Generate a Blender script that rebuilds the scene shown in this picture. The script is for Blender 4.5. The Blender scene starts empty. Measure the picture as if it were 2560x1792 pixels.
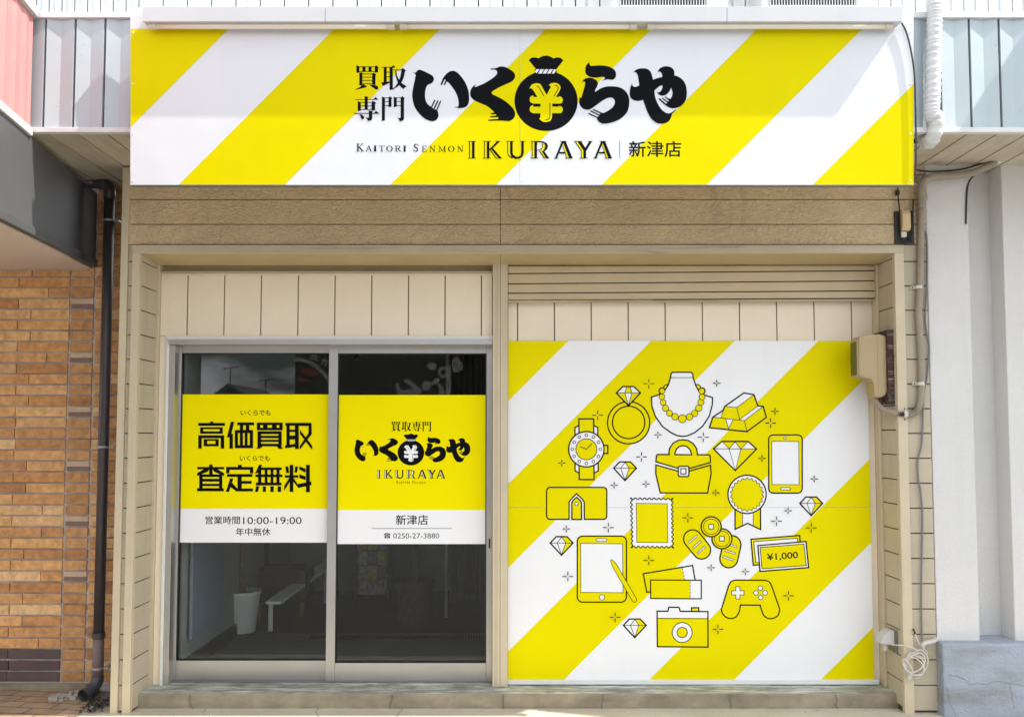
import bpy, bmesh, math, random
from mathutils import Vector, Matrix
from mathutils.geometry import tessellate_polygon

random.seed(7)
S = bpy.context.scene
COL = S.collection
R = math.radians

# ------------------------------------------------------------------ camera
FPX, CX, CY = 2200.0, 1280.0, 967.0
TH = math.atan(0.0537)
CAM = Vector((0.0, -5.0, 1.552))
FWD = Vector((0, math.cos(TH), math.sin(TH)))
UPV = Vector((0, -math.sin(TH), math.cos(TH)))
RGT = Vector((1, 0, 0))
cd = bpy.data.cameras.new("camera")
cd.sensor_fit = 'HORIZONTAL'; cd.sensor_width = 36.0
cd.lens = FPX / 2560.0 * 36.0
cd.shift_y = (CY - 896.0) / 2560.0
cd.clip_start = 0.05; cd.clip_end = 2000
cam = bpy.data.objects.new("camera", cd); COL.objects.link(cam)
cam.location = CAM
cam.rotation_euler = (R(90) + TH, 0, 0)
S.camera = cam

# ------------------------------------------------------------------ world, sun, exposure
SUN_TO = Vector((3.25, -1.0, 4.71)).normalized()
w = bpy.data.worlds.new("World"); S.world = w; w.use_nodes = True
nt = w.node_tree; nt.nodes.clear()
sky = nt.nodes.new("ShaderNodeTexSky"); sky.sky_type = 'NISHITA'; sky.sun_disc = False
sky.sun_elevation = math.asin(SUN_TO.z)
sky.sun_rotation = math.atan2(SUN_TO.x, SUN_TO.y)
sky.air_density = 1.0; sky.dust_density = 1.5
bg = nt.nodes.new("ShaderNodeBackground"); bg.inputs[1].default_value = 0.108
out = nt.nodes.new("ShaderNodeOutputWorld")
tc = nt.nodes.new("ShaderNodeTexCoord")
mp = nt.nodes.new("ShaderNodeMapping"); mp.inputs['Scale'].default_value = (1.0, 1.0, 3.4)
no = nt.nodes.new("ShaderNodeTexNoise"); no.inputs['Scale'].default_value = 6.0; no.inputs['Detail'].default_value = 7; no.inputs['Roughness'].default_value = 0.6
rp = nt.nodes.new("ShaderNodeValToRGB"); rp.color_ramp.elements[0].position = 0.42; rp.color_ramp.elements[1].position = 0.60
mx = nt.nodes.new("ShaderNodeMix"); mx.data_type = 'RGBA'
mx.inputs['B'].default_value = (21.0, 21.6, 22.6, 1)
nt.links.new(tc.outputs['Generated'], mp.inputs[0]); nt.links.new(mp.outputs[0], no.inputs[0])
nt.links.new(no.outputs[0], rp.inputs[0]); nt.links.new(rp.outputs[0], mx.inputs['Factor'])
nt.links.new(sky.outputs[0], mx.inputs['A']); nt.links.new(mx.outputs['Result'], bg.inputs[0])
nt.links.new(bg.outputs[0], out.inputs[0])
sd = bpy.data.lights.new("sun", 'SUN'); sd.energy = 4.8; sd.angle = R(0.5); sd.color = (1.0, 0.965, 0.90)
sun = bpy.data.objects.new("sun", sd); COL.objects.link(sun)
sun.rotation_euler = SUN_TO.to_track_quat('Z', 'Y').to_euler()
sun.location = (6, -6, 12)
S.view_settings.view_transform = 'Standard'; S.view_settings.look = 'None'
S.view_settings.exposure = 0.62; S.view_settings.gamma = 1.0
S.cycles.max_bounces = 10; S.cycles.diffuse_bounces = 6; S.cycles.transparent_max_bounces = 16

# ------------------------------------------------------------------ placing helpers
def ray(px, py):
    return FWD + RGT * ((px - CX) / FPX) + UPV * ((CY - py) / FPX)
def at(px, py, Y):
    d = ray(px, py); return CAM + d * ((Y - CAM.y) / d.y)
def atz(px, py, Z):
    d = ray(px, py); return CAM + d * ((Z - CAM.z) / d.z)
def X(px, Y, py=1100): return at(px, py, Y).x
def Z(py, Y, px=1280): return at(px, py, Y).z
ZS = 4.42                                   # distance of the leaning sign face
def sp(px, py, n=0.0): return CAM + ray(px, py) * (ZS - n)

# ------------------------------------------------------------------ materials
def new_mat(name):
    m = bpy.data.materials.new(name); m.use_nodes = True
    n = m.node_tree.nodes; n.clear()
    o = n.new("ShaderNodeOutputMaterial"); b = n.new("ShaderNodeBsdfPrincipled")
    m.node_tree.links.new(b.outputs[0], o.inputs[0])
    return m, m.node_tree, b
def M(name, col, rough=0.6, var=0.08, scale=3.0, bump=0.0, bscale=60.0, metal=0.0, spec=0.5,
      streak=0.0, scol=(0.12, 0.10, 0.08), smap=(14, 14, 0.8), spos=0.55, stretch=(1, 1, 1), bdist=0.004, distort=0.0,
      spots=0.0, spotcol=(0.2, 0.08, 0.04), spotscale=40.0, island=None):
    m, t, b = new_mat(name); L = t.links; N = t.nodes
    tc = N.new("ShaderNodeTexCoord")
    n1 = N.new("ShaderNodeTexNoise"); n1.inputs['Scale'].default_value = scale; n1.inputs['Detail'].default_value = 8; n1.inputs['Roughness'].default_value = 0.62
    L.new(tc.outputs['Object'], n1.inputs[0])
    mr = N.new("ShaderNodeMapRange"); mr.inputs[1].default_value = 0.25; mr.inputs[2].default_value = 0.75
    mr.inputs[3].default_value = 1 - var; mr.inputs[4].default_value = 1 + var
    L.new(n1.outputs[0], mr.inputs[0])
    vm = N.new("ShaderNodeVectorMath"); vm.operation = 'SCALE'
    if island:
        g = N.new("ShaderNodeNewGeometry"); cr = N.new("ShaderNodeValToRGB"); e = cr.color_ramp.elements
        cr.color_ramp.interpolation = 'LINEAR'
        for k, c in enumerate(island):
            p = k / (len(island) - 1)
            if k == 0: el = e[0]
            elif k == len(island) - 1: el = e[-1]
            else: el = e.new(p)
            el.position = p; el.color = (*c, 1)
        L.new(g.outputs['Random Per Island'], cr.inputs[0]); L.new(cr.outputs[0], vm.inputs[0])
    else:
        vm.inputs[0].default_value = col
    L.new(mr.outputs[0], vm.inputs['Scale'])
    cur = vm.outputs[0]
    def overlay(cur, mapping, nscale, lo, hi, strength, c, detail=5):
        mp = N.new("ShaderNodeMapping"); mp.inputs['Scale'].default_value = mapping
        L.new(tc.outputs['Object'], mp.inputs[0])
        n2 = N.new("ShaderNodeTexNoise"); n2.inputs['Scale'].default_value = nscale; n2.inputs['Detail'].default_value = detail; n2.inputs['Roughness'].default_value = 0.65
        L.new(mp.outputs[0], n2.inputs[0])
        r2 = N.new("ShaderNodeMapRange"); r2.inputs[1].default_value = lo; r2.inputs[2].default_value = hi
        r2.inputs[3].default_value = 0; r2.inputs[4].default_value = strength
        L.new(n2.outputs[0], r2.inputs[0])
        mm = N.new("ShaderNodeMix"); mm.data_type = 'RGBA'; mm.inputs['B'].default_value = (*c, 1)
        L.new(r2.outputs[0], mm.inputs['Factor']); L.new(cur, mm.inputs['A'])
        return mm.outputs['Result']
    if streak: cur = overlay(cur, smap, 1.0, spos, spos + 0.22, streak, scol)
    if spots: cur = overlay(cur, (1, 1, 1), spotscale, 0.66, 0.74, spots, spotcol, 3)
    L.new(cur, b.inputs['Base Color'])
    b.inputs['Roughness'].default_value = rough; b.inputs['Metallic'].default_value = metal
    b.inputs['Specular IOR Level'].default_value = spec
    if bump:
        mp = N.new("ShaderNodeMapping"); mp.inputs['Scale'].default_value = stretch
        L.new(tc.outputs['Object'], mp.inputs[0])
        n3 = N.new("ShaderNodeTexNoise"); n3.inputs['Scale'].default_value = bscale; n3.inputs['Detail'].default_value = 3; n3.inputs['Distortion'].default_value = distort
        L.new(mp.outputs[0], n3.inputs[0])
        bp = N.new("ShaderNodeBump"); bp.inputs['Strength'].default_value = bump; bp.inputs['Distance'].default_value = bdist
        L.new(n3.outputs[0], bp.inputs['Height']); L.new(bp.outputs[0], b.inputs['Normal'])
    return m

BEIGE = (0.56, 0.45, 0.285)
m_siding = M("rough_beige_siding", (.68, .525, .32), .85, .10, 2.5, 1.0, 40, stretch=(.85, 1, 1.1), bdist=.017, distort=1.8, streak=.5, scol=(.22, .18, .12), smap=(5, 5, 1.2), spos=.58)
m_pier = M("beige_pier_board", (0.48, 0.415, 0.30), .8, .08, 5, .35, 55, bdist=.005, distort=1.0, streak=.45, scol=(.32, .27, .19), smap=(9, 9, 1.1), spos=.52)
m_trim = M("beige_metal_trim", (0.50, 0.42, 0.29), .45, .08, 6, .05, 90, streak=.8, scol=(.13, .11, .075), smap=(1.4, 8, 24), spos=.54)
m_trimv = M("beige_metal_corner", (0.56, 0.475, 0.325), .5, .06, 6, .05, 90, streak=.4, scol=(.30, .25, .17), smap=(16, 16, 1.0), spos=.55)
m_gap = M("dark_joint", (0.09, 0.07, 0.05), .9, .3)
m_groove = M("brown_groove", (.20, .155, .105), .9, .2)
m_soff = M("beige_soffit_board", (0.47, 0.365, 0.195), .6, .10, 5, .1, 60, streak=.3, scol=(.25, .18, .08), smap=(2, 8, 8), spos=.55)
m_panel = M("pale_grained_panel", (0.80, 0.70, 0.535), .6, .035, 3, .55, 120, stretch=(1, 1, .8), bdist=.003, distort=.6)
m_shut = M("beige_shutter_slat", (0.52, 0.41, 0.245), .4, .06, 5, 0, streak=.25, scol=(.3, .22, .12), smap=(2, 4, 9), spos=.6)
m_alu = M("brushed_aluminium", (0.50, 0.48, 0.455), .36, .07, 5, .05, 30, metal=.8, stretch=(1, 1, 20))
m_aludk = M("dark_aluminium", (0.20, 0.19, 0.18), .5, .1, 6, metal=.5)  # darker aluminium tone for door track, sign edge and socket plate
m_whitetrim = M("white_painted_trim", (0.72, 0.72, 0.68), .5, .04, 8)
m_step = M("weathered_stone_step", (0.27, 0.275, 0.225), .75, .55, 7, .6, 40, streak=1.0, scol=(.70, .72, .66), smap=(4, 45, 30), spos=.47, bdist=.006, spots=.9, spotcol=(.16, .20, .19), spotscale=9)
m_step2 = M("stained_step_riser", (0.29, 0.245, 0.165), .85, .4, 5, .6, 30, streak=.5, scol=(.14, .12, .08), smap=(4, 4, 12), spos=.5, bdist=.006)
m_conc = M("tan_concrete_ground", (0.52, 0.47, 0.37), .9, .16, 2.2, .6, 90, streak=.35, scol=(.30, .25, .18), smap=(2.5, 6, 1), spos=.58, bdist=.004, spots=.5, spotcol=(.16, .13, .1), spotscale=55)  # one even tan base with brown streaks and dark spots
m_asph = M("grey_asphalt", (0.23, 0.222, 0.205), .9, .15, 3, .6, 200)
m_mortar = M("grey_mortar", (0.52, 0.49, 0.47), .95, .3, 9, .5, 120, streak=.85, scol=(.06, .05, .055), smap=(3, 3, 14), spos=.52)
BR = dict(rough=.8, var=.42, scale=22, bump=.5, bscale=70, bdist=.004, spots=.55, spotcol=(.09, .035, .015), spotscale=75, streak=.5, scol=(.60, .36, .17), smap=(7, 7, 22), spos=.52)
m_brick = M("orange_brick", (0, 0, 0), island=[(.47, .215, .085), (.70, .385, .155), (.59, .285, .105), (.80, .52, .26), (.41, .18, .07), (.66, .345, .13), (.74, .44, .19), (.56, .26, .10)], **BR)
m_brickmid = M("tan_brick", (0, 0, 0), island=[(.56, .30, .12), (.48, .235, .09), (.60, .33, .14), (.44, .205, .08)], **BR)
m_brickdk = M("dark_brown_base_brick", (0, 0, 0), island=[(.10, .065, .06), (.13, .085, .075), (.075, .05, .05)], rough=.7, var=.2, scale=12, bump=.4, bscale=70)
m_brickpale = M("broken_pale_brick_face", (.58, .43, .30), .9, .15, 20, .6, 60)
m_brickpurple = M("purple_brown_brick_piece", (.24, .15, .12), .8, .15, 20, .4, 60)
m_paver = None
m_awn = M("grey_painted_corrugated_metal", (0.41, 0.47, 0.495), .42, .05, 5, .04, 25, streak=.18, scol=(.42, .44, .44), smap=(10, 10, .8), spos=.55, spots=.25, spotcol=(.16, .10, .08), spotscale=38)
m_awncap = M("weathered_grey_capping", (0.62, 0.62, 0.61), .5, .12, 6, .2, 40, streak=.65, scol=(.24, .13, .09), smap=(7, 3, 5), spos=.60)
m_awnsof = M("tan_ribbed_soffit", (0.50, 0.44, 0.34), .7, .15, 3, .1, 40, streak=.5, scol=(.22, .18, .13), smap=(5, 1.2, 5), spos=.5)
m_red = M("salmon_red_corrugated_metal", (0.60, 0.245, 0.23), .4, .06, 5, spots=.3, spotcol=(.3, .1, .08), spotscale=30)
m_greybox = M("shade_toned_canopy_panel", (0.085, 0.087, 0.09), .5, .08, 4, spots=.2, spotcol=(.2, .17, .15))  # grey panel; base colour set dark to carry the shade that falls on it
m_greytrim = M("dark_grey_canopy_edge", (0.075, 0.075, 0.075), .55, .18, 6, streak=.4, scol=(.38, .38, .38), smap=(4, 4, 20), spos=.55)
m_pinksof = M("pink_beige_soffit", (0.62, 0.50, 0.42), .8, .04, 3)
m_stucco = M("white_stucco", (0.66, 0.645, 0.62), .85, .04, 2, .8, 110, bdist=.006, distort=.4, streak=.22, scol=(.50, .49, .46), smap=(5, 5, .35), spos=.52)
m_plinth = M("grey_blue_painted_plinth", (0.33, 0.375, 0.43), .85, .12, 4, .9, 60, bdist=.007, streak=.7, scol=(.20, .19, .17), smap=(1.3, 1.3, 5), spos=.50, distort=.5)
m_crack = M("hairline_crack", (.13, .125, .12), .9, .1)
m_uwall = M("white_corrugated_upper_wall", (0.55, 0.57, 0.57), .5, .05, 5, streak=.25, scol=(.5, .52, .5), smap=(12, 12, 1), spos=.58, spots=.3, spotcol=(.35, .36, .35), spotscale=60)
m_white = M("white_printed_board", (0.675, 0.69, 0.715), .5, .02, 2, .35, 1.6, bdist=.03, spec=.12, streak=.10, scol=(.5, .5, .48), smap=(5, 5, .5), spos=.52)
m_yel = M("yellow_print", (0.68, 0.59, 0.0), .5, .03, 2, .35, 1.6, bdist=.03, spec=.04, streak=.10, scol=(.55, .48, .02), smap=(5, 5, .5), spos=.52)
m_blk = M("black_print", (0.004, 0.0045, 0.006), .6, .1, spec=.06)
m_pwhite = M("white_panel_print", (0.82, 0.82, 0.82), .5, .02, 2, .3, 1.6, bdist=.03, spec=.12, streak=.08, scol=(.55, .55, .52), smap=(5, 5, .5), spos=.52)
m_pyel = M("yellow_panel_print", (0.77, 0.665, 0.0), .5, .03, 2, .3, 1.6, bdist=.03, spec=.04)
m_grey = M("grey_print", (0.09, 0.10, 0.11), .5, .1)
m_poster = M("white_vinyl", (0.86, 0.86, 0.86), .5, .01, 2, spec=.2)
m_posty = M("yellow_vinyl", (0.90, 0.775, 0.0), .5, .02, 2, spec=.04)
m_lampbox = M("white_enamel_lamp_cover", (0.53, 0.535, 0.54), .4, .03, 3, streak=.15, scol=(.4, .4, .4), smap=(4, 4, .6))
m_tube = M("milky_lamp_tube", (0.78, 0.73, 0.64), .25, .03, 5)
m_lampcap = M("cream_lamp_end", (0.60, 0.56, 0.47), .45, .05, 8)
m_pipe = M("dark_brown_downpipe", (0.055, 0.045, 0.047), .38, .2, 6, streak=.55, scol=(.17, .135, .135), smap=(30, 30, .7), spos=.50)
m_pipelow = M("faded_brown_downpipe", (0.20, 0.145, 0.14), .5, .16, 6, streak=.4, scol=(.30, .25, .24), smap=(30, 30, .9), spos=.5)
m_elbow = M("grey_pipe_elbow", (0.075, 0.075, 0.08), .45, .15)
m_clamp = M("zinc_clamp", (.42, .41, .38), .5, .15, metal=.4)
m_cond = M("beige_grey_conduit", (0.32, 0.27, 0.205), .6, .12, 8, streak=.35, scol=(.22, .19, .15), smap=(20, 20, 3), spos=.5)
m_condc = M("cream_conduit_clamp", (0.62, 0.58, 0.50), .5, .06)
m_cable = M("black_cable", (0.015, 0.015, 0.016), .5, .1)
m_gcable = M("grey_cable", (0.17, 0.17, 0.175), .5, .1)
m_wcable = M("white_cable", (0.60, 0.55, 0.50), .5, .06)
m_meter = M("aged_beige_meter_plastic", (0.39, 0.295, 0.155), .5, .07, 5, streak=.3, scol=(.40, .29, .13), smap=(8, 8, 2), spos=.5)
m_meterglass = M("dark_green_meter_window", (0.05, 0.055, 0.035), .12, .1)
m_wood = M("peeling_brown_board", (0.05, 0.022, 0.018), .85, .3, 12, .6, 40, streak=.95, scol=(.40, .33, .25), smap=(8, 60, 70), spos=.53)
m_blackboard = M("black_backing_board", (0.022, 0.024, 0.022), .6, .2)
m_capbox = M("tan_terminal_cover", (0.58, 0.42, 0.22), .45, .06)
m_outlet = M("white_outlet_hood", (0.52, 0.51, 0.47), .45, .04)
m_duct = M("white_wrapped_tape", (0.60, 0.60, 0.58), .5, .07, 10, .6, 30, stretch=(.5, .5, 3.5), streak=.7, scol=(.34, .33, .30), smap=(6, 6, 42), spos=.57, bdist=.01)
m_dark = M("dark_hole", (.02, .018, .015), .9, .1)
m_acw = M("white_unit_casing", (.66, .67, .67), .4, .03)
m_acin = M("dark_unit_fins", (.03, .032, .036), .6, .2)
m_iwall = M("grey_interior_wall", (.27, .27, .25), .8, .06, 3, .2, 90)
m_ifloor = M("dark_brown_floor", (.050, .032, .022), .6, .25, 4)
m_iconc = M("dark_concrete_floor", (.09, .085, .075), .85, .35, 3, .4, 60)  # dark grey concrete base, mottled by noise
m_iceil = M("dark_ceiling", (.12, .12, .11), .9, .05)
m_sofa = M("dark_brown_leather", (.055, .028, .016), .5, .2, 5, .3, 40)
m_oak = M("honey_wood_leg", (.30, .17, .06), .5, .2, 9)
m_pot = M("white_plant_pot", (.82, .81, .76), .5, .06)
m_potdk = M("dark_wicker_pot", (.10, .055, .035), .8, .3, 30, .8, 60)
m_soil = M("soil", (.05, .035, .022), .95, .3, 30, .6, 60)
m_bark = M("tree_bark", (.16, .11, .06), .9, .3, 15, .8, 60)
m_bench = M("flaking_white_bench_board", (.93, .93, .92), .6, .05, 6, streak=.6, scol=(.42, .25, .08), smap=(2, 4.2, 4), spos=.6)
m_rack = M("black_rack_metal", (.03, .03, .03), .4, .1)
m_mag = M("magazine_covers", (0, 0, 0), island=[(.45, .06, .07), (.55, .45, .08), (.12, .22, .28), (.5, .35, .3), (.2, .06, .1), (.5, .5, .45)], rough=.35, var=.6, scale=40)
m_pole = M("white_pole", (.7, .7, .7), .4, .04)
m_curtain = M("dark_olive_drape", (.10, .095, .05), .8, .2, 8)
m_grate = M("iron_grate", (.05, .05, .048), .5, .2, metal=.5)
m_leaf = M("dead_leaves", (.035, .025, .018), .9, .4, 30)
m_chip = M("broken_concrete_chips", (.42, .40, .36), .9, .2, 30)
m_opp = M("dark_charcoal_facade", (.045, .045, .04), .7, .06)
m_oppw = M("pale_calligraphy_paint", (.75, .76, .75), .7, .05)
m_oppr = M("dull_red_emblem", (.5, .10, .06), .7, .2)
m_tile = M("grey_roof_tile", (.10, .105, .11), .5, .2)
m_house = M("cream_house_wall", (.55, .48, .38), .8, .05)

def glass_mat():
    m, t, b = new_mat("clear_door_glass"); N, L = t.nodes, t.links
    N.remove(b); o = [n for n in N if n.type == 'OUTPUT_MATERIAL'][0]
    tr = N.new("ShaderNodeBsdfTransparent"); tr.inputs[0].default_value = (.93, .95, .94, 1)
    gl = N.new("ShaderNodeBsdfGlossy"); gl.inputs['Roughness'].default_value = 0.0
    lw = N.new("ShaderNodeLayerWeight"); lw.inputs[0].default_value = 0.5
    pw = N.new("ShaderNodeMath"); pw.operation = 'POWER'; pw.inputs[1].default_value = 5
    L.new(lw.outputs['Facing'], pw.inputs[0])
    ma = N.new("ShaderNodeMath"); ma.operation = 'MULTIPLY_ADD'; ma.inputs[1].default_value = .9; ma.inputs[2].default_value = .025
    L.new(pw.outputs[0], ma.inputs[0])
    mi = N.new("ShaderNodeMixShader")
    L.new(ma.outputs[0], mi.inputs[0]); L.new(tr.outputs[0], mi.inputs[1]); L.new(gl.outputs[0], mi.inputs[2])
    L.new(mi.outputs[0], o.inputs[0]); return m
m_glass = glass_mat()

def paver_mat():
    m, t, b = new_mat("worn_orange_pavers"); N, L = t.nodes, t.links
    tc = N.new("ShaderNodeTexCoord"); mp = N.new("ShaderNodeMapping"); mp.inputs['Rotation'].default_value = (0, 0, R(8))
    br = N.new("ShaderNodeTexBrick"); br.inputs['Scale'].default_value = 1.0
    br.inputs['Brick Width'].default_value = .20; br.inputs['Row Height'].default_value = .10; br.inputs['Mortar Size'].default_value = .005
    br.inputs['Color1'].default_value = (.36, .25, .15, 1); br.inputs['Color2'].default_value = (.42, .31, .20, 1); br.inputs['Mortar'].default_value = (.12, .09, .07, 1)
    n = N.new("ShaderNodeTexNoise"); n.inputs['Scale'].default_value = 9; n.inputs['Detail'].default_value = 6
    mxx = N.new("ShaderNodeMix"); mxx.data_type = 'RGBA'; mxx.blend_type = 'OVERLAY'; mxx.inputs['Factor'].default_value = .7
    L.new(tc.outputs['Object'], mp.inputs[0]); L.new(mp.outputs[0], br.inputs[0]); L.new(tc.outputs['Object'], n.inputs[0])
    L.new(br.outputs['Color'], mxx.inputs['A']); L.new(n.outputs[0], mxx.inputs['B']); L.new(mxx.outputs['Result'], b.inputs['Base Color'])
    b.inputs['Roughness'].default_value = .9
    bp = N.new("ShaderNodeBump"); bp.inputs['Strength'].default_value = .5; bp.inputs['Distance'].default_value = .004
    L.new(n.outputs[0], bp.inputs['Height']); L.new(bp.outputs[0], b.inputs['Normal'])
    return m
m_paver = paver_mat()

# ------------------------------------------------------------------ mesh helpers
class MB:
    def __init__(s): s.v = []; s.f = []
    def add(s, vs, fs):
        k = len(s.v); s.v += [tuple(v) for v in vs]; s.f += [tuple(i + k for i in f) for f in fs]; return s
    def box(s, x0, x1, y0, y1, z0, z1):
        x0, x1 = min(x0, x1), max(x0, x1); y0, y1 = min(y0, y1), max(y0, y1); z0, z1 = min(z0, z1), max(z0, z1)
        vs = [(x, y, z) for z in (z0, z1) for y in (y0, y1) for x in (x0, x1)]
        return s.add(vs, [(0, 2, 3, 1), (4, 5, 7, 6), (0, 1, 5, 4), (2, 6, 7, 3), (0, 4, 6, 2), (1, 3, 7, 5)])
    def hexa(s, p):   # 8 points: front quad (4) then back quad (4)
        return s.add(p, [(0, 1, 2, 3), (7, 6, 5, 4), (0, 4, 5, 1), (1, 5, 6, 2), (2, 6, 7, 3), (3, 7, 4, 0)])
    def prism(s, poly, axis, a, b):   # 2D polygon extruded along an axis
        n = len(poly)
        def P(q, t):
            return {'x': (t, q[0], q[1]), 'y': (q[0], t, q[1]), 'z': (q[0], q[1], t)}[axis]
        vs = [P(q, a) for q in poly] + [P(q, b) for q in poly]
        tri = tessellate_polygon([[Vector((q[0], q[1], 0)) for q in poly]])
        fs = [tuple(t) for t in tri] + [tuple(i + n for i in reversed(t)) for t in tri]
        fs += [(i, (i + 1) % n, (i + 1) % n + n, i + n) for i in range(n)]
        return s.add(vs, fs)
    def tube(s, path, r, seg=12, cap=True):
        path = [Vector(p) for p in path]; n = len(path); rr = r if isinstance(r, (list, tuple)) else [r] * n
        up = Vector((0, 0, 1)); k0 = len(s.v); prev = None
        for i, p in enumerate(path):
            t = (path[min(i + 1, n - 1)] - path[max(i - 1, 0)]).normalized()
            if prev is None:
                a = t.cross(up)
                if a.length < .05: a = t.cross(Vector((1, 0, 0)))
            else:
                a = prev - t * prev.dot(t)
            a.normalize(); b = t.cross(a); prev = a
            for j in range(seg):
                an = 2 * math.pi * j / seg
                s.v.append(tuple(p + (a * math.cos(an) + b * math.sin(an)) * rr[i]))
        for i in range(n - 1):
            for j in range(seg):
                s.f.append((k0 + i * seg + j, k0 + i * seg + (j + 1) % seg, k0 + (i + 1) * seg + (j + 1) % seg, k0 + (i + 1) * seg + j))
        if cap:
            s.f.append(tuple(k0 + j for j in reversed(range(seg)))); s.f.append(tuple(k0 + (n - 1) * seg + j for j in range(seg)))
        return s
    def lathe(s, prof, c, seg=28):
        k0 = len(s.v); n = len(prof)
        for (r, z) in prof:
            for j in range(seg):
                an = 2 * math.pi * j / seg; s.v.append((c[0] + r * math.cos(an), c[1] + r * math.sin(an), c[2] + z))
        for i in range(n - 1):
            for j in range(seg):
                s.f.append((k0 + i * seg + j, k0 + i * seg + (j + 1) % seg, k0 + (i + 1) * seg + (j + 1) % seg, k0 + (i + 1) * seg + j))
        return s
    def build(s, name, mat, parent=None, bevel=0, smooth=False, label=None):
        me = bpy.data.meshes.new(name); me.from_pydata(s.v, [], s.f); me.update()
        bm = bmesh.new(); bm.from_mesh(me); bmesh.ops.recalc_face_normals(bm, faces=bm.faces)
        if bevel:
            es = [e for e in bm.edges if len(e.link_faces) == 2 and e.calc_face_angle(0) > .6]
            bmesh.ops.bevel(bm, geom=es, offset=bevel, segments=2, affect='EDGES', profile=.6)
        bm.to_mesh(me); bm.free()
        me.materials.append(mat)
        if smooth:
            for p in me.polygons: p.use_smooth = True
        o = bpy.data.objects.new(name, me); COL.objects.link(o)
        if parent: o.parent = parent; o.matrix_parent_inverse = Matrix.Translation(-parent.location)
        if label: o['label'] = label
        return o
def tag(o, label, cat, group=None, kind=None):
    o['label'] = label; o['category'] = cat
    if group: o['group'] = group
    if kind: o['kind'] = kind
    return o
def thing(name, loc, label, cat, group=None):
    o = bpy.data.objects.new(name, None); COL.objects.link(o); o.location = loc; o.empty_display_size = .1
    return tag(o, label, cat, group)
def structure(o): o['kind'] = 'structure'; return o

def smooth_poly(pts, closed=True, n=6):
    """Catmull-Rom through the points; a point with a third element is a sharp corner."""
    P = [(p[0], p[1]) for p in pts]; C = [len(p) > 2 for p in pts]; N = len(P); outp = []
    rng = range(N if closed else N - 1)
    for i in rng:
        p1, p2 = P[i], P[(i + 1) % N]
        p0 = P[i - 1] if (closed or i > 0) else p1
        p3 = P[(i + 2) % N] if (closed or i + 2 < N) else p2
        if C[i]: p0 = p1
        if C[(i + 1) % N]: p3 = p2
        if C[i] and C[(i + 1) % N]:
            outp.append(p1); continue
        for k in range(n):
            t = k / n
            def h(a, b, c, d): return .5 * (2 * b + (c - a) * t + (2 * a - 5 * b + 4 * c - d) * t * t + (3 * b - a - 3 * c + d) * t ** 3)
            outp.append((h(p0[0], p1[0], p2[0], p3[0]), h(p0[1], p1[1], p2[1], p3[1])))
    if not closed: outp.append(P[-1])
    return outp
def c(*xy): return (xy[0], xy[1], 1)

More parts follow.
